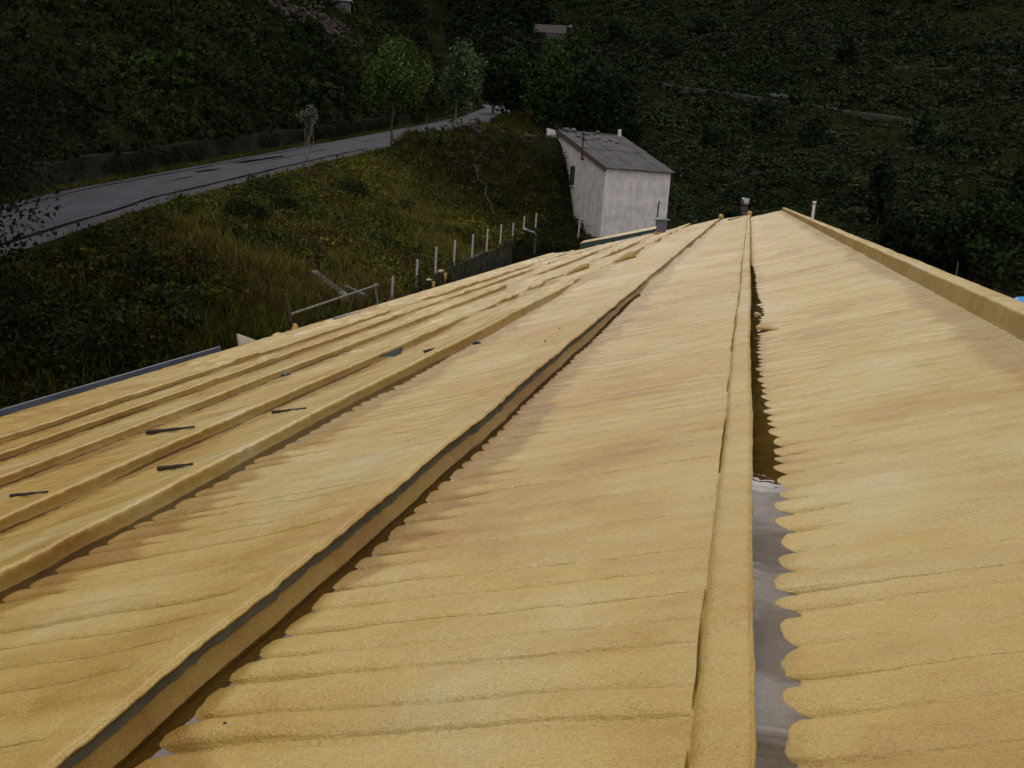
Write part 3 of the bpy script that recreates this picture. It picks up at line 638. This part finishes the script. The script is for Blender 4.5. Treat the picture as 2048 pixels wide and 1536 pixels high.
    # stove pipe on the side wall
    ly=min(np.arange(0,Lg,.02),key=lambda l:abs(proj((A[0]+v_[0]*l,A[1]+v_[1]*l,0))[0]-1164)); c=A+v_*ly; z0=at_y(1162,320,c[1])[2]-zb; z1=at_y(1164,264,c[1])[2]-zb
    sp=empty('stove_pipe',(0,0,0)); sp.parent=o
    MB().tube([(-.16,ly,z0),(-.16,ly,z1)],.06,10).build('pipe',M['dark'],sp); MB().tube([(.02,ly,z0+.06),(-.16,ly,z0+.06)],.07,10).build('elbow',M['rust'],sp); MB().tube([(-.16,ly,z1),(-.16,ly,z1+.12)],[.1,.03],10).build('cap',M['rust'],sp)
    return A,zb,zt
shed()
# broken wall stub behind the shed
a=at_y(1092,296,72.5); o=empty('wall_stub',(a[0],72.5,a[2]-.6)); tag(o,'narrow broken white wall stub left of the shed','wall'); 
MB().add([(0,0,0),(.75,.5,0),(.75,.5,1.2),(.5,.33,1.9),(0,0,2.0),(-.1,.2,0),(.65,.7,0),(.65,.7,1.2),(.4,.53,1.9),(-.1,.2,2.0)],[(0,1,2,3,4),(9,8,7,6,5),(0,4,9,5),(4,3,8,9),(3,2,7,8),(2,1,6,7)]).build('block_face',M['render'],o)
# concrete drain channel down the bank, showing in three places
for i,(p0,p1,lb) in enumerate([((640,424),(668,446),'upper pale concrete slab half buried in the bank weeds'),((626,556),(690,606),'middle length of pale concrete channel in the bank weeds'),((690,586),(732,606),'lower length of pale concrete channel beside the eave railing')]):
    a=Vector(hit(*p0));b=Vector(hit(*p1)); d=b-a; nrm=Vector((0,0,1)); sd_=d.cross(nrm).normalized()*.15; o=empty('drain_channel',a); tag(o,lb,'concrete slab','pale concrete slabs on the bank')
    up=Vector((0,0,.30))
    MB().add([-sd_+up,sd_+up,d+sd_+up,d-sd_+up,-sd_,sd_,d+sd_,d-sd_],[(0,1,2,3),(4,7,6,5),(0,4,5,1),(1,5,6,2),(2,6,7,3),(3,7,4,0)]).build('slab',M['concrete'],o)
    if 0: MB().add([sd_*sg*.8+up,sd_*sg+up,d+sd_*sg+up,d+sd_*sg*.8+up]+[p+Vector((0,0,.12)) for p in (sd_*sg*.8+up,sd_*sg+up,d+sd_*sg+up,d+sd_*sg*.8+up)],[(4,5,6,7),(0,1,5,4),(1,2,6,5),(2,3,7,6),(3,0,4,7)]).build('kerb',M['concrete'],o)
# ------------------------------------------------------------------ vegetation
def leafcloud(n,rad,size,flat=1.0,asp=1.6,seed=0,hollow=.35,up=.0,clumps=0):
    r=np.random.default_rng(seed)
    d=r.normal(size=(n,3)); d/=np.linalg.norm(d,axis=1)[:,None]; q=hollow+(1-hollow)*r.random(n)**.6
    p=d*q[:,None]*np.array(rad)
    if clumps:
        cc=r.normal(size=(clumps,3)); cc/=np.linalg.norm(cc,axis=1)[:,None]; cc*=np.array(rad)*(.45+.5*r.random((clumps,1)))
        k=r.integers(0,clumps,n); cr_=.28+.22*r.random(clumps); dd=r.normal(size=(n,3)); dd/=np.linalg.norm(dd,axis=1)[:,None]
        p=cc[k]+dd*(np.array(rad)*cr_[k][:,None])*(r.random((n,1))**.4)
    nrm=d*.6+r.normal(size=(n,3))*.7+np.array([0,0,up]); nrm/=np.linalg.norm(nrm,axis=1)[:,None]
    a=np.cross(nrm,r.normal(size=(n,3))); a/=np.linalg.norm(a,axis=1)[:,None]+1e-9; b=np.cross(nrm,a)
    s=size*(.6+.8*r.random((n,1))); a=a*s*asp/2; b=b*s/2
    a=a*1.12; b=b*1.25; v=np.stack([p-a,p+a*.6+b,p+a*.6-b],1)  # leaf
    return v.reshape(-1,3,3)
def grassclump(n,h,spread,wd,seed=0,lean=.35):
    r=np.random.default_rng(seed); base=r.normal(size=(n,3))*spread; base[:,2]=0
    ln=r.normal(size=(n,3))*lean; ln[:,2]=1; hh=h*(.5+.7*r.random((n,1))); tip=base+ln*hh; mid=base+ln*hh*.55*np.array([.7,.7,1])
    th=r.random(n)*6.28; s=np.stack([np.cos(th),np.sin(th),0*th],1)*wd/2
    s=s*1.3; return np.stack([base-s,base+s,tip],1)
def scatter(name,variants,P,scale,colr,m,jit=.25,label=None,parent=None,kind='stuff',flatrot=None,szf=None):
    """variants: list of (q,4,3) quads. P (n,3)"""
    n=len(P); vi=rng.integers(0,len(variants),n); rot=rng.random(n)*6.283; V=[];C=[]
    for k,q in enumerate(variants):
        s=np.where(vi==k)[0]
        if not len(s): continue
        c,sn=np.cos(rot[s]),np.sin(rot[s]); qq=q.reshape(-1,3)
        x=qq[None,:,0]*c[:,None]-qq[None,:,1]*sn[:,None]; y=qq[None,:,0]*sn[:,None]+qq[None,:,1]*c[:,None]; z=np.broadcast_to(qq[None,:,2],x.shape)
        if szf is not None: z=z*szf[s][:,None]
        v=np.stack([x,y,z],-1)*scale[s][:,None,None]+P[s][:,None,:]
        nq=len(q); j=1+jit*(rng.random((len(s),nq,1))*2-1); j=np.repeat(j,3,axis=1)
        V.append(v.reshape(-1,3)); C.append((colr[s][:,None,:]*j).reshape(-1,3))
    V=np.concatenate(V);C=np.concatenate(C)
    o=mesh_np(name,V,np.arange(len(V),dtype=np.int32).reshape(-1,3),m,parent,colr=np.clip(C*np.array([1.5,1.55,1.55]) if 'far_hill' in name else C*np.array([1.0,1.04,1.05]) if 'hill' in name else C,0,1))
    if kind:o['kind']=kind
    if label:o['label']=label
    return o
def pal(x,y,sc,cols,seed,jit=.25):
    cols=np.array(cols); t=np.clip((fbm(x*sc,y*sc,seed,3)*.9+.5)+rng.normal(size=len(x))*.10,0,.999)*(len(cols)-1)
    i=t.astype(int); f=(t-i)[:,None]; c=cols[i]*(1-f)+cols[np.minimum(i+1,len(cols)-1)]*f
    return c*(1+jit*(rng.random((len(x),1))*2-1))
GV=[]
for k in range(5):
    GV.append(grassclump(20,.36,.17,.026,k))
LV=[leafcloud(36,(.35,.35,.28),.068,seed=30+k,hollow=.2)+np.array([0,0,.22]) for k in range(5)]
# bank between road and yard
def bank_pts(n):
    y=10+rng.random(n)**1.0*100; e=rx(y); x=e+.05+rng.random(n)*(-12.9-e-.05); k=(y<69)|(rng.random(n)<.15)|(y>95); return x[k],y[k]
x,y=bank_pts(9500); z=ground(x,y); dist=np.hypot(x,y)
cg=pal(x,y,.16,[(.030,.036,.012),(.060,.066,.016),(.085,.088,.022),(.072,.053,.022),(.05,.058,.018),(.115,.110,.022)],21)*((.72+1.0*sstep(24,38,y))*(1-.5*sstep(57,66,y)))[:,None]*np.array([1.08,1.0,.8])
sc=.8+.7*rng.random(len(x)); sc*=np.clip(.45+.5*(x-rx(y)),.45,1.1)
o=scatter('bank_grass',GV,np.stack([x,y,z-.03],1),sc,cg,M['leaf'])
o['label']='yellowing rough grass and weeds covering the bank below the road'; 
x,y=bank_pts(8000); z=ground(x,y)
den=fbm(x*.22,y*.22,77,3); keep=(den>-.25)&(x>rx(y)+.5); x,y,z=x[keep],y[keep],z[keep]
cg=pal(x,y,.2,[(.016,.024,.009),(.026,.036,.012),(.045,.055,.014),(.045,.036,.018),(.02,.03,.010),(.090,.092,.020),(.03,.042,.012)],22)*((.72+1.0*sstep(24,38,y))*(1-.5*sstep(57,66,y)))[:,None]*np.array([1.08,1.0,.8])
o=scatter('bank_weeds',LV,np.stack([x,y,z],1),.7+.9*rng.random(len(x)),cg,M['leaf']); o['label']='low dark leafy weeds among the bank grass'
n=1500; y=55+rng.random(n)*19; x=-13.2+rng.random(n)*8; z=ground(x,y); tt=((x-HA[0])*HV[0]+(y-HA[1])*HV[1]); ll=((x-HA[0])*HU[0]+(y-HA[1])*HU[1])
keep=(ll<-.25); x,y,z=x[keep],y[keep],z[keep]
o=scatter('shed_bank_weeds',LV,np.stack([x,y,z],1),.7+.8*rng.random(len(x)),pal(x,y,.2,[(.014,.02,.008),(.024,.03,.010),(.035,.035,.014),(.018,.026,.009)],23),M['leaf']); o['label']='dark weeds on the steep bank against the shed side wall'
# verge along the uphill road side + foot of wall
y=14+rng.random(2200)*95; x=rx(y)-4.75-rng.random(2200)**1.5*.6; z=rz(y)-.03
o=scatter('road_verge_grass',GV,np.stack([x,y,z],1),.35+.35*rng.random(len(x)),pal(x,y,.3,[(.03,.04,.012),(.08,.075,.02),(.05,.055,.015)],25),M['leaf']); o['label']='thin green verge grass at the foot of the roadside wall'
n=1800; y=14+rng.random(n)*80; x=rx(y)-5.15-rng.random(n)*.35; z=rz(y)+rng.random(n)**.7*.95-.1
k=(fbm(y*.35,y*0,88,3)+.35*(z-rz(y)))>.0; x,y,z=x[k],y[k],z[k]
o=scatter('wall_creepers',LV,np.stack([x,y,z-.2],1),.45+.5*rng.random(len(x)),pal(x,y,.3,[(.012,.018,.007),(.024,.028,.010),(.03,.026,.012)],26),M['leaf']); o['label']='weeds and creepers hanging over the roadside wall'
SLIP=[hit(px,py) for px,py in [(570,15),(600,30),(625,45),(650,55),(675,68),(690,75),(590,40),(640,35)]]
# uphill slope shrubs (left)
SV=[leafcloud(64,(.95,.95,.7),.17,seed=50+k,hollow=.3,clumps=7)+np.array([0,0,.35]) for k in range(6)]
n=7500; y=12+rng.random(n)**1.25*330; dl=1.1+rng.random(n)**1.3*(60+y*.35); x=rx(y)-5.0-dl; z=ground(x,y); d=np.hypot(x,y)
cg=pal(x,y,.07,[(.012,.018,.007),(.017,.026,.009),(.028,.038,.012),(.032,.030,.013),(.014,.022,.008)],31)
redd=np.clip(0,1,0)
sc=(.55+.75*rng.random(n))*np.clip(d/60,.7,1.7)
keep=(fbm(x*.12,y*.12,90,3)>-.6)&~((np.min([np.hypot(x-c[0],y-c[1]) for c in SLIP],0)<5)&(rng.random(n)<.75)); o=scatter('hillside_scrub',SV,np.stack([x,y,z],1)[keep],sc[keep],cg[keep],M['leaf']); o['label']='dense dark scrub covering the steep slope above the road'
n=9000; y=12+rng.random(n)**1.2*200; dl=1.1+rng.random(n)**1.2*60; x=rx(y)-4.7-dl; z=ground(x,y)
CL=[leafcloud(14,(.7,.7,.16),.17,seed=270+k,hollow=.1,up=.6)+np.array([0,0,.12]) for k in range(6)]
o=scatter('hillside_grass',CL,np.stack([x,y,z],1),.7+1.0*rng.random(n),pal(x,y,.1,[(.012,.017,.007),(.020,.024,.010),(.024,.023,.012),(.011,.016,.007),(.022,.030,.010)],33),M['leaf']); o['label']='low ground cover between the scrub on the slope above the road'
# far hillside scrub
FV=[leafcloud(38,(1.5,1.5,.9),.36,seed=70+k,hollow=.2,clumps=6,up=.7)+np.array([0,0,.6]) for k in range(6)]
n=12500; az=np.radians(-17+rng.random(n)*33); d=78+rng.random(n)**.85*300; x=d*np.sin(az); y=d*np.cos(az); z=ground(x,y); dx=.5
slopef=(ground(x,y+1.5,False)-ground(x,y-1.5,False))/3
keep=(x>rx(y)+4)&(fbm(x*.045,y*.045,95,4)+.25*rng.normal(size=n)>-.28)&~((y<112)&(x<-2)); 
x,y,z,d=x[keep],y[keep],z[keep],d[keep]
cg=pal(x,y,.03,[(.011,.018,.008),(.015,.025,.010),(.020,.030,.012),(.026,.028,.015),(.014,.023,.010),(.012,.019,.009)],41)
o=scatter('far_hillside_scrub',FV,np.stack([x,y,z],1),(.35+.9*rng.random(len(x))**1.5)*np.clip(d/150,.6,1.6),cg,M['leaf'],szf=np.full(len(x),.8),jit=.12); o['label']='dark shrubs dotting the terraced hillside across the valley'
n=3000; az=np.radians(-26+rng.random(n)*14); d=140+rng.random(n)**.9*330; x=d*np.sin(az); y=d*np.cos(az); z=ground(x,y); k=(x<rx(y)-6)|(x>rx(y)+3)
x,y,z,d=x[k],y[k],z[k],d[k]
o=scatter('valley_head_scrub',FV,np.stack([x,y,z],1),(.6+.9*rng.random(len(x)))*np.clip(d/150,.7,1.7),pal(x,y,.03,[(.009,.015,.008),(.013,.020,.009),(.018,.026,.011),(.012,.018,.009)],47),M['leaf'],jit=.12); o['label']='dark wooded mass at the head of the valley beyond the road end'
# low ground cover on terraces
n=16000; az=np.radians(-15+rng.random(n)*31); d=80+rng.random(n)**.9*260; x=d*np.sin(az); y=d*np.cos(az); keep=(x>rx(y)+4)&~((y<112)&(x<-2)); x,y,d=x[keep],y[keep],d[keep]; z=ground(x,y)
CV=[leafcloud(9,(1.3,1.3,.22),.34,seed=170+k,hollow=.1,up=1) for k in range(6)]
cg=pal(x,y,.05,[(.028,.030,.016),(.036,.034,.020),(.018,.025,.010),(.026,.034,.013),(.042,.036,.024)],45)
o=scatter('far_hillside_grass',CV,np.stack([x,y,z+.1],1),.5+.8*rng.random(len(x)),cg,M['leaf']); o['label']='dry grass and stones between shrubs on the far terraces'
# ------------------------------------------------------------------ trees
def limb(a,b,r0,r1,n=5,w=.08,seed=0):
    r=np.random.default_rng(abs(seed)); a=np.array(a,float);b=np.array(b,float); L_=np.linalg.norm(b-a); pts=[];rr=[]
    for i in range(n):
        t=i/(n-1); p=a+(b-a)*t+(r.normal(size=3)*w*L_*math.sin(math.pi*t)); pts.append(tuple(p)); rr.append(r0+(r1-r0)*t)
    return pts,rr
def tree(name,base,H,crown,label,colr,cat='tree',group=None,trunk_r=.10,leaf=.18,n=900,bark='bark',seed=1,clumps=22,cz=.62,tall=None,lean=(0,0),limbs=9,density=1.0,jit=.35):
    """crown=(rx,ry,rz) half sizes, centred at height cz*H"""
    o=empty(name,base); tag(o,label,cat,group); r=np.random.default_rng(seed)
    b=MB(); top=np.array([lean[0],lean[1],H*.86]); pts,rr=limb((0,0,-.4),top,trunk_r,trunk_r*.25,8,.02,seed); b.tube(pts,rr,8)
    b.build('trunk',M[bark],o,smooth=True)
    c0=np.array([lean[0]*cz,lean[1]*cz,H*cz]); C=[]
    for i in range(clumps):
        d=r.normal(size=3); d/=np.linalg.norm(d); C.append(c0+d*np.array(crown)*(.35+.55*r.random()))
    C=np.array(C)
    b=MB()
    for i in range(min(limbs,clumps)):
        t=.30+.5*r.random(); k=int(t*7); a=np.array(pts[k]); 
        q,s=limb(a,C[i],trunk_r*.38,.012,5,.05,seed+i); b.tube(q,s,5)
    b.build('limbs',M[bark],o,smooth=True)
    k=r.integers(0,clumps,n); cr_=(.26+.22*r.random(clumps)); dd=r.normal(size=(n,3)); dd/=np.linalg.norm(dd,axis=1)[:,None]
    p=C[k]+dd*np.array(crown)*cr_[k][:,None]*(r.random((n,1))**.45)
    nrm=dd*.5+r.normal(size=(n,3)); nrm/=np.linalg.norm(nrm,axis=1)[:,None]; a=np.cross(nrm,r.normal(size=(n,3))); a/=np.linalg.norm(a,axis=1)[:,None]; bb=np.cross(nrm,a); s=leaf*(.6+.8*r.random((n,1)))
    v=np.stack([p-a*s*.85,p+a*s*.45+bb*s*.55,p+a*s*.45-bb*s*.55],1).reshape(-1,3)
    cj=(1+.30*(r.random(clumps)-.5)*2)[k][:,None]*(1+jit*(r.random((n,1))*2-1)); c=np.array(colr)[None]*cj; c=np.repeat(c,3,axis=0)
    mesh_np('crown',v,np.arange(len(v)).reshape(-1,3),M['leaf'],o,colr=np.clip(c,0,1)); return o
def tree_px(name,px,pyb,pyt,wpx,label,colr,Yd=None,cz=.62,crh=.36,**kw):
    P=hit(px,pyb) if Yd is None else at_y(px,pyb,Yd)
    if Yd is not None: P[2]=float(ground(P[0],P[1]))
    top=at_y(px+.07*(pyb-pyt),pyt,P[1]); H=(top[2]-P[2])*kw.pop('hs',1.0); rr=wpx/F*np.linalg.norm(P)/2
    return tree(name,tuple(P),H,(rr,rr,H*crh),label,colr,cz=cz,**kw)
tree_px('roadside_tree',783,292,62,128,'green leafy roadside tree with thin dark trunk at the road edge',(.055,.088,.020),seed=4,n=5200,leaf=.15,trunk_r=.085,cz=.63,crh=.36,clumps=34,limbs=14)
tree_px('roadside_tree',899,262,74,104,'grey-green poplar beside the road right of the greener tree',(.062,.096,.042),seed=9,n=5200,leaf=.16,trunk_r=.10,bark='pale_bark',cz=.58,crh=.42,clumps=34,limbs=14,lean=(1.3,0))
tree_px('sapling',617,350,196,42,'slim pale sapling with a tuft of leaves on the bank',(.085,.10,.075),seed=12,n=330,leaf=.10,trunk_r=.035,bark='pale_bark',cz=.80,crh=.17,clumps=9,limbs=7,cat='sapling')
p=hit(612,345); 
G='dark trees behind the white shed'
for i,(px,yb,yt,wd,Yd,c,lb) in enumerate([(1035,235,95,110,112,(.020,.032,.012),'dark rounded tree left of the tree cluster where the road vanishes'),(1108,250,68,130,104,(.028,.052,.015),'bright-topped green tree tallest of the cluster above the white shed'),(1175,262,130,110,96,(.016,.028,.011),'dark bushy tree directly above the shed roof'),(1232,290,165,90,92,(.014,.024,.011),'dark low tree right of the shed ridge'),(985,225,110,60,122,(.017,.026,.012),'narrow dark tree just right of the grey-green poplar')]):
    tree_px('valley_tree',px,yb,yt,wd,lb,c,Yd=Yd,seed=40+i,n=3600,leaf=.36,trunk_r=.2,cz=.55,crh=.5,clumps=30,group=G,limbs=8)
# overhanging tree at the left edge
P=at_y(-160,420,17); P[2]=float(ground(P[0],P[1])); tree('overhanging_tree',tuple(P),9.0,(2.7,2.7,4.4),'very dark tree overhanging the road at the left frame edge',(.012,.018,.009),seed=71,n=19000,leaf=.075,trunk_r=.2,cz=.50,clumps=60,limbs=16)
# right-hand valley trees
G='trees on the slope across the valley'
far=[(1752,455,318,52,(.009,.014,.008),'tall narrow dark tree on the right-hand slope'),(1850,300,215,60,(.016,.028,.012),'upright green tree above the narrow dark tree'),(1965,560,345,150,(.022,.036,.012),'broad green tree nearest the blue roof'),(2040,480,330,120,(.014,.022,.009),'dark tree at the right frame edge above the blue roof'),(1880,560,420,110,(.014,.022,.009),'bushy dark tree left of the broad green one'),(1790,540,430,90,(.011,.017,.008),'low dark tree beneath the narrow one'),(1620,300,235,50,(.012,.019,.009),'small dark tree under the pale track end'),
 (1530,265,205,55,(.012,.018,.009),'rounded shrub tree below the pale track'),(1420,300,245,46,(.011,.017,.009),'small tree on slope right of the shed'),(1690,130,75,50,(.012,.018,.009),'small dark tree high on the right hillside'),(1330,120,60,60,(.013,.020,.010),'dark tree on the upper hillside above the shed cluster'),(1240,95,35,60,(.012,.020,.010),'dark tree high behind the bright-topped tree'),(1400,75,25,52,(.013,.020,.010),'small dark tree near the top middle of the hillside')]
for i,(px,yb,yt,wd,c,lb) in enumerate(far):
    tree_px('hillside_tree',px,yb,yt,wd,lb,tuple(q*(1.2 if wd>=80 else 1.75) for q in c),seed=100+i,n=1500 if wd<100 else 3000,leaf=.5 if wd<100 else .4,trunk_r=.18,cz=.5,crh=.5,clumps=22,group=G,limbs=5)
# distinct bushes on the bank
for i,(px,py,r,c,lb) in enumerate([(480,455,1.1,(.014,.022,.008),'round dark bush below the near road edge'),(560,430,.7,(.018,.026,.010),'smaller dark bush right of the round one'),(880,292,1.0,(.035,.055,.018),'green bush at the road edge between the two roadside trees'),(170,700,1.3,(.020,.030,.010),'large weedy bush above the left gutter'),(330,640,1.0,(.028,.036,.012),'tall weedy clump above the gutter end'),(250,560,1.0,(.018,.026,.010),'dark bush on the bank at lower left'),(700,395,.8,(.022,.030,.010),'low dark bush in the middle of the bank'),(1095,330,.8,(.016,.024,.008),'dark bush against the slope left of the shed wall'),(60,720,1.2,(.016,.024,.009),'dark bush at the left frame edge above the gutter'),(650,690,.8,(.018,.024,.010),'low scrub just beyond the railing posts'),(1010,420,.7,(.02,.028,.01),'low scrub behind the far white posts'),(810,420,.6,(.05,.05,.015),'yellowish bush in the middle right of the bank')]):
    P=hit(px,py); o=empty('bush',P); tag(o,lb,'bush','bushes on the bank below the road')
    q=leafcloud(int(2000*min(r,1.1)),(r,r,r*.75),.075,seed=200+i,hollow=.3,clumps=16)+np.array([0,0,r*.45]); v=q.reshape(-1,3); cj=np.repeat(1+.35*(rng.random((len(q),1))*2-1),3,axis=0)
    mesh_np('foliage',v,np.arange(len(v)).reshape(-1,3),M['leaf'],o,colr=np.clip(np.array(c)*1.5*cj,0,1))
    b=MB(); 
    for k in range(6):
        q2,s2=limb((0,0,-.1),(r*.6*math.cos(k),r*.6*math.sin(k),r*.7),.03,.008,4,.06,k); b.tube(q2,s2,5)
    b.build('stems',M['bark'],o)
# bright fern patches above the road
for i,(px,py,r,lb) in enumerate([(270,165,1.3,'bright green fern patch on the slope above the road, left part'),(330,150,1.0,'bright green fern patch on the slope above the road, upper right part'),(365,210,.9,'lowest bright fern tuft just above the roadside wall'),(640,200,.8,'olive tuft above the wall behind the sapling')]):
    P=hit(px,py); q=leafcloud(420,(r*1.5,r,r*.4),.22,seed=300+i,hollow=.1,asp=2.4,clumps=9)+np.array([0,0,1.0]); v=q.reshape(-1,3); cj=np.repeat(1+.4*(rng.random((len(q),1))*2-1),3,axis=0)
    o=mesh_np('fern_patch',v+P,np.arange(len(v)).reshape(-1,3),M['leaf'],colr=np.clip(np.array((.036,.060,.014) if i<3 else (.05,.055,.02))*cj,0,1)); tag(o,lb,'ferns','bright ferns above the road')
# dead branches by the mound
P=Vector(hit(940,345)); o=empty('dead_branch',P); tag(o,'bare forked dead branch on the bank below the rubble heap','branch')
b=MB(); d=np.linalg.norm(P)/F
for (x0,y0,x1,y1,r) in [(0,0,28,-45,.05),(12,-20,-6,-36,.03),(18,-28,30,-20,.03),(28,-45,40,-60,.02)]:
    a=Vector((x0*d,0,-y0*d+.2)); e=Vector((x1*d,.3,-y1*d+.2)); q,s=limb(a,e,r,r*.5,5,.05,int(x1)); b.tube(q,s,6)
b.build('branch_wood',M['bark'],o)
a=Vector(at_y(950,330,62));e=Vector(at_y(988,428,58)); q,s=limb((0,0,0),e-a,.03,.03,8,.015,3); o=MB().tube(q,s,6).build('fallen_pole',M['bark']); o.location=a; tag(o,'thin leaning stem down the bank left of the shed','pole')
# roadside marker post
P=hit(853,262); o=MB().tube([(0,0,-.2),(0,0,1.3)],.05,6).tube([(0,0,1.3),(0,0,1.36)],.06,6).build('marker_post',M['bark']); o.location=P; tag(o,'short dark post at the road edge between the two trees','post')
# rubble heaps near the road end
x=[];y=[]
cen=[hit(px,py) for px,py in [(930,270),(965,262),(1000,258),(1040,262),(1070,265),(1020,285),(950,300),(915,285)]]
V=[];Fc=[];nb=0
for i in range(1100):
    c=cen[i%len(cen)]; px_=c[0]+random.gauss(0,1.6); py_=c[1]+random.gauss(0,2.4); s=.05+.22*random.random()**3; z0=float(ground(px_,py_))
    v,f=lump((px_,py_,z0+.05),(s,s*random.uniform(.7,1.3),s*.6),i%13,1); V.append(v); Fc.append(np.array(f)+nb); nb+=len(v)
o=mesh_np('rubble_heap',np.concatenate(V),np.concatenate(Fc),M['rubble']); tag(o,'reddish brown rubble and earth dumped beside the road end',kind='stuff')
# landslip stones at the top left
cen=[hit(px,py) for px,py in [(570,15),(600,30),(625,45),(650,55),(675,68),(690,75),(590,40),(640,35)]]
V=[];Fc=[];nb=0
for i in range(900):
    c=SLIP[i%len(SLIP)]; px_=c[0]+random.gauss(0,2.0); py_=c[1]+random.gauss(0,3); s=.1+.35*random.random()**2.5; z0=float(ground(px_,py_))
    v,f=lump((px_,py_,z0+.25),(s,s*random.uniform(.7,1.3),s*.7),i%13,1); V.append(v); Fc.append(np.array(f)+nb); nb+=len(v)
o=mesh_np('landslip_stones',np.concatenate(V),np.concatenate(Fc),M['rubble']); tag(o,'reddish scree of broken stones high on the left hillside',kind='stuff')
# footpaths on the far hill
def path(name,pts,wd,m,lift=.9):
    Q=[]
    for i in range(len(pts)-1):
        for j in range(12):
            t=j/12; Q.append(hit(pts[i][0]*(1-t)+pts[i+1][0]*t,pts[i][1]*(1-t)+pts[i+1][1]*t,60))
    Q=np.array(Q); k=np.ones(5)/5
    for c in range(3): Q[2:-2,c]=np.convolve(Q[:,c],k,'valid')
    A_=Q.copy();B_=Q.copy(); A_[:,1]-=wd/2;B_[:,1]+=wd/2; A_[:,2]+=lift-.12;B_[:,2]+=lift+.12
    C_=A_.copy(); C_[:,2]-=1.6
    n=len(Q); v=np.concatenate([C_,A_,B_]); o=mesh_np(name,v,grid_faces(3,n),m); tag(o,kind='structure'); return o
M['track']=mat('track',(.042,.041,.036),(.02,.022,.015),.25,.9)
M['green_track']=mat('green_track',(.026,.030,.013),(.014,.018,.008),.4,.9)
path('footpath',[(1325,172),(1400,184),(1470,192),(1530,202),(1585,212)],.5,M['track'],.5)
path('footpath',[(1620,215),(1700,228),(1790,240),(1830,246)],.5,M['green_track'],.5)
path('footpath',[(1790,138),(1900,141),(2045,146)],.6,M['green_track'],.5)
path('footpath',[(1280,120),(1330,116),(1385,114)],.6,M['green_track'],.5)
o=None
P=hit(1566,205,60); o=empty('stone_wall',P); tag(o,'short pale stone wall at the end of the hillside track','wall')
for k in range(9): v,f=lump((-2.2+k*.55,.1*math.sin(k),1.2+.12*math.cos(k*2)),(.32,.3,.34),k,1); MB().add(v,f).build('stone',M['concrete'],o)
# distant houses
def house(px,py,wd,h,lb,wallm,roofm,rot=0,rh=.6):
    P=hit(px,py); o=empty('distant_house',(P[0],P[1],P[2]-.5),rot); tag(o,lb,'house')
    H=h+.5; D=wd*.7
    MB().box((0,0,H/2),(wd,D,H)).build('wall',wallm,o)
    a,b=wd/2+.3,D/2+.3; e=rh*D/2
    MB().add([(-a,-b,H),(a,-b,H),(a,b,H),(-a,b,H),(-a,0,H+e),(a,0,H+e)],[(0,1,5,4),(2,3,4,5),(0,4,3),(1,2,5),(0,3,2,1)]).build('roof',roofm,o)
    for k in(-.28,.05,.3): MB().box((wd*k,-D/2-.02,H*.55),(wd*.1,.04,H*.3)).build('window',M['dark'],o)
    MB().box((wd*.3,D*.1,H+e*.9),(.5,.5,1.0)).build('chimney',wallm,o)
house(1100,78,8,1.2,'distant farmhouse with reddish grey roof above the valley trees',M['concrete'],M['far_roof'],.1,.9)
house(1132,66,4,1.6,'small whitish outbuilding right of the distant farmhouse',M['concrete'],M['white'],.1,.2)
house(872,104,6,1.8,'pale distant building between the two roadside tree crowns',M['concrete'],M['white'],-.5,.3)
house(680,22,2.2,1.0,'tiny pale hut high at the top of the left hillside',M['concrete'],M['concrete'],.2,.5)
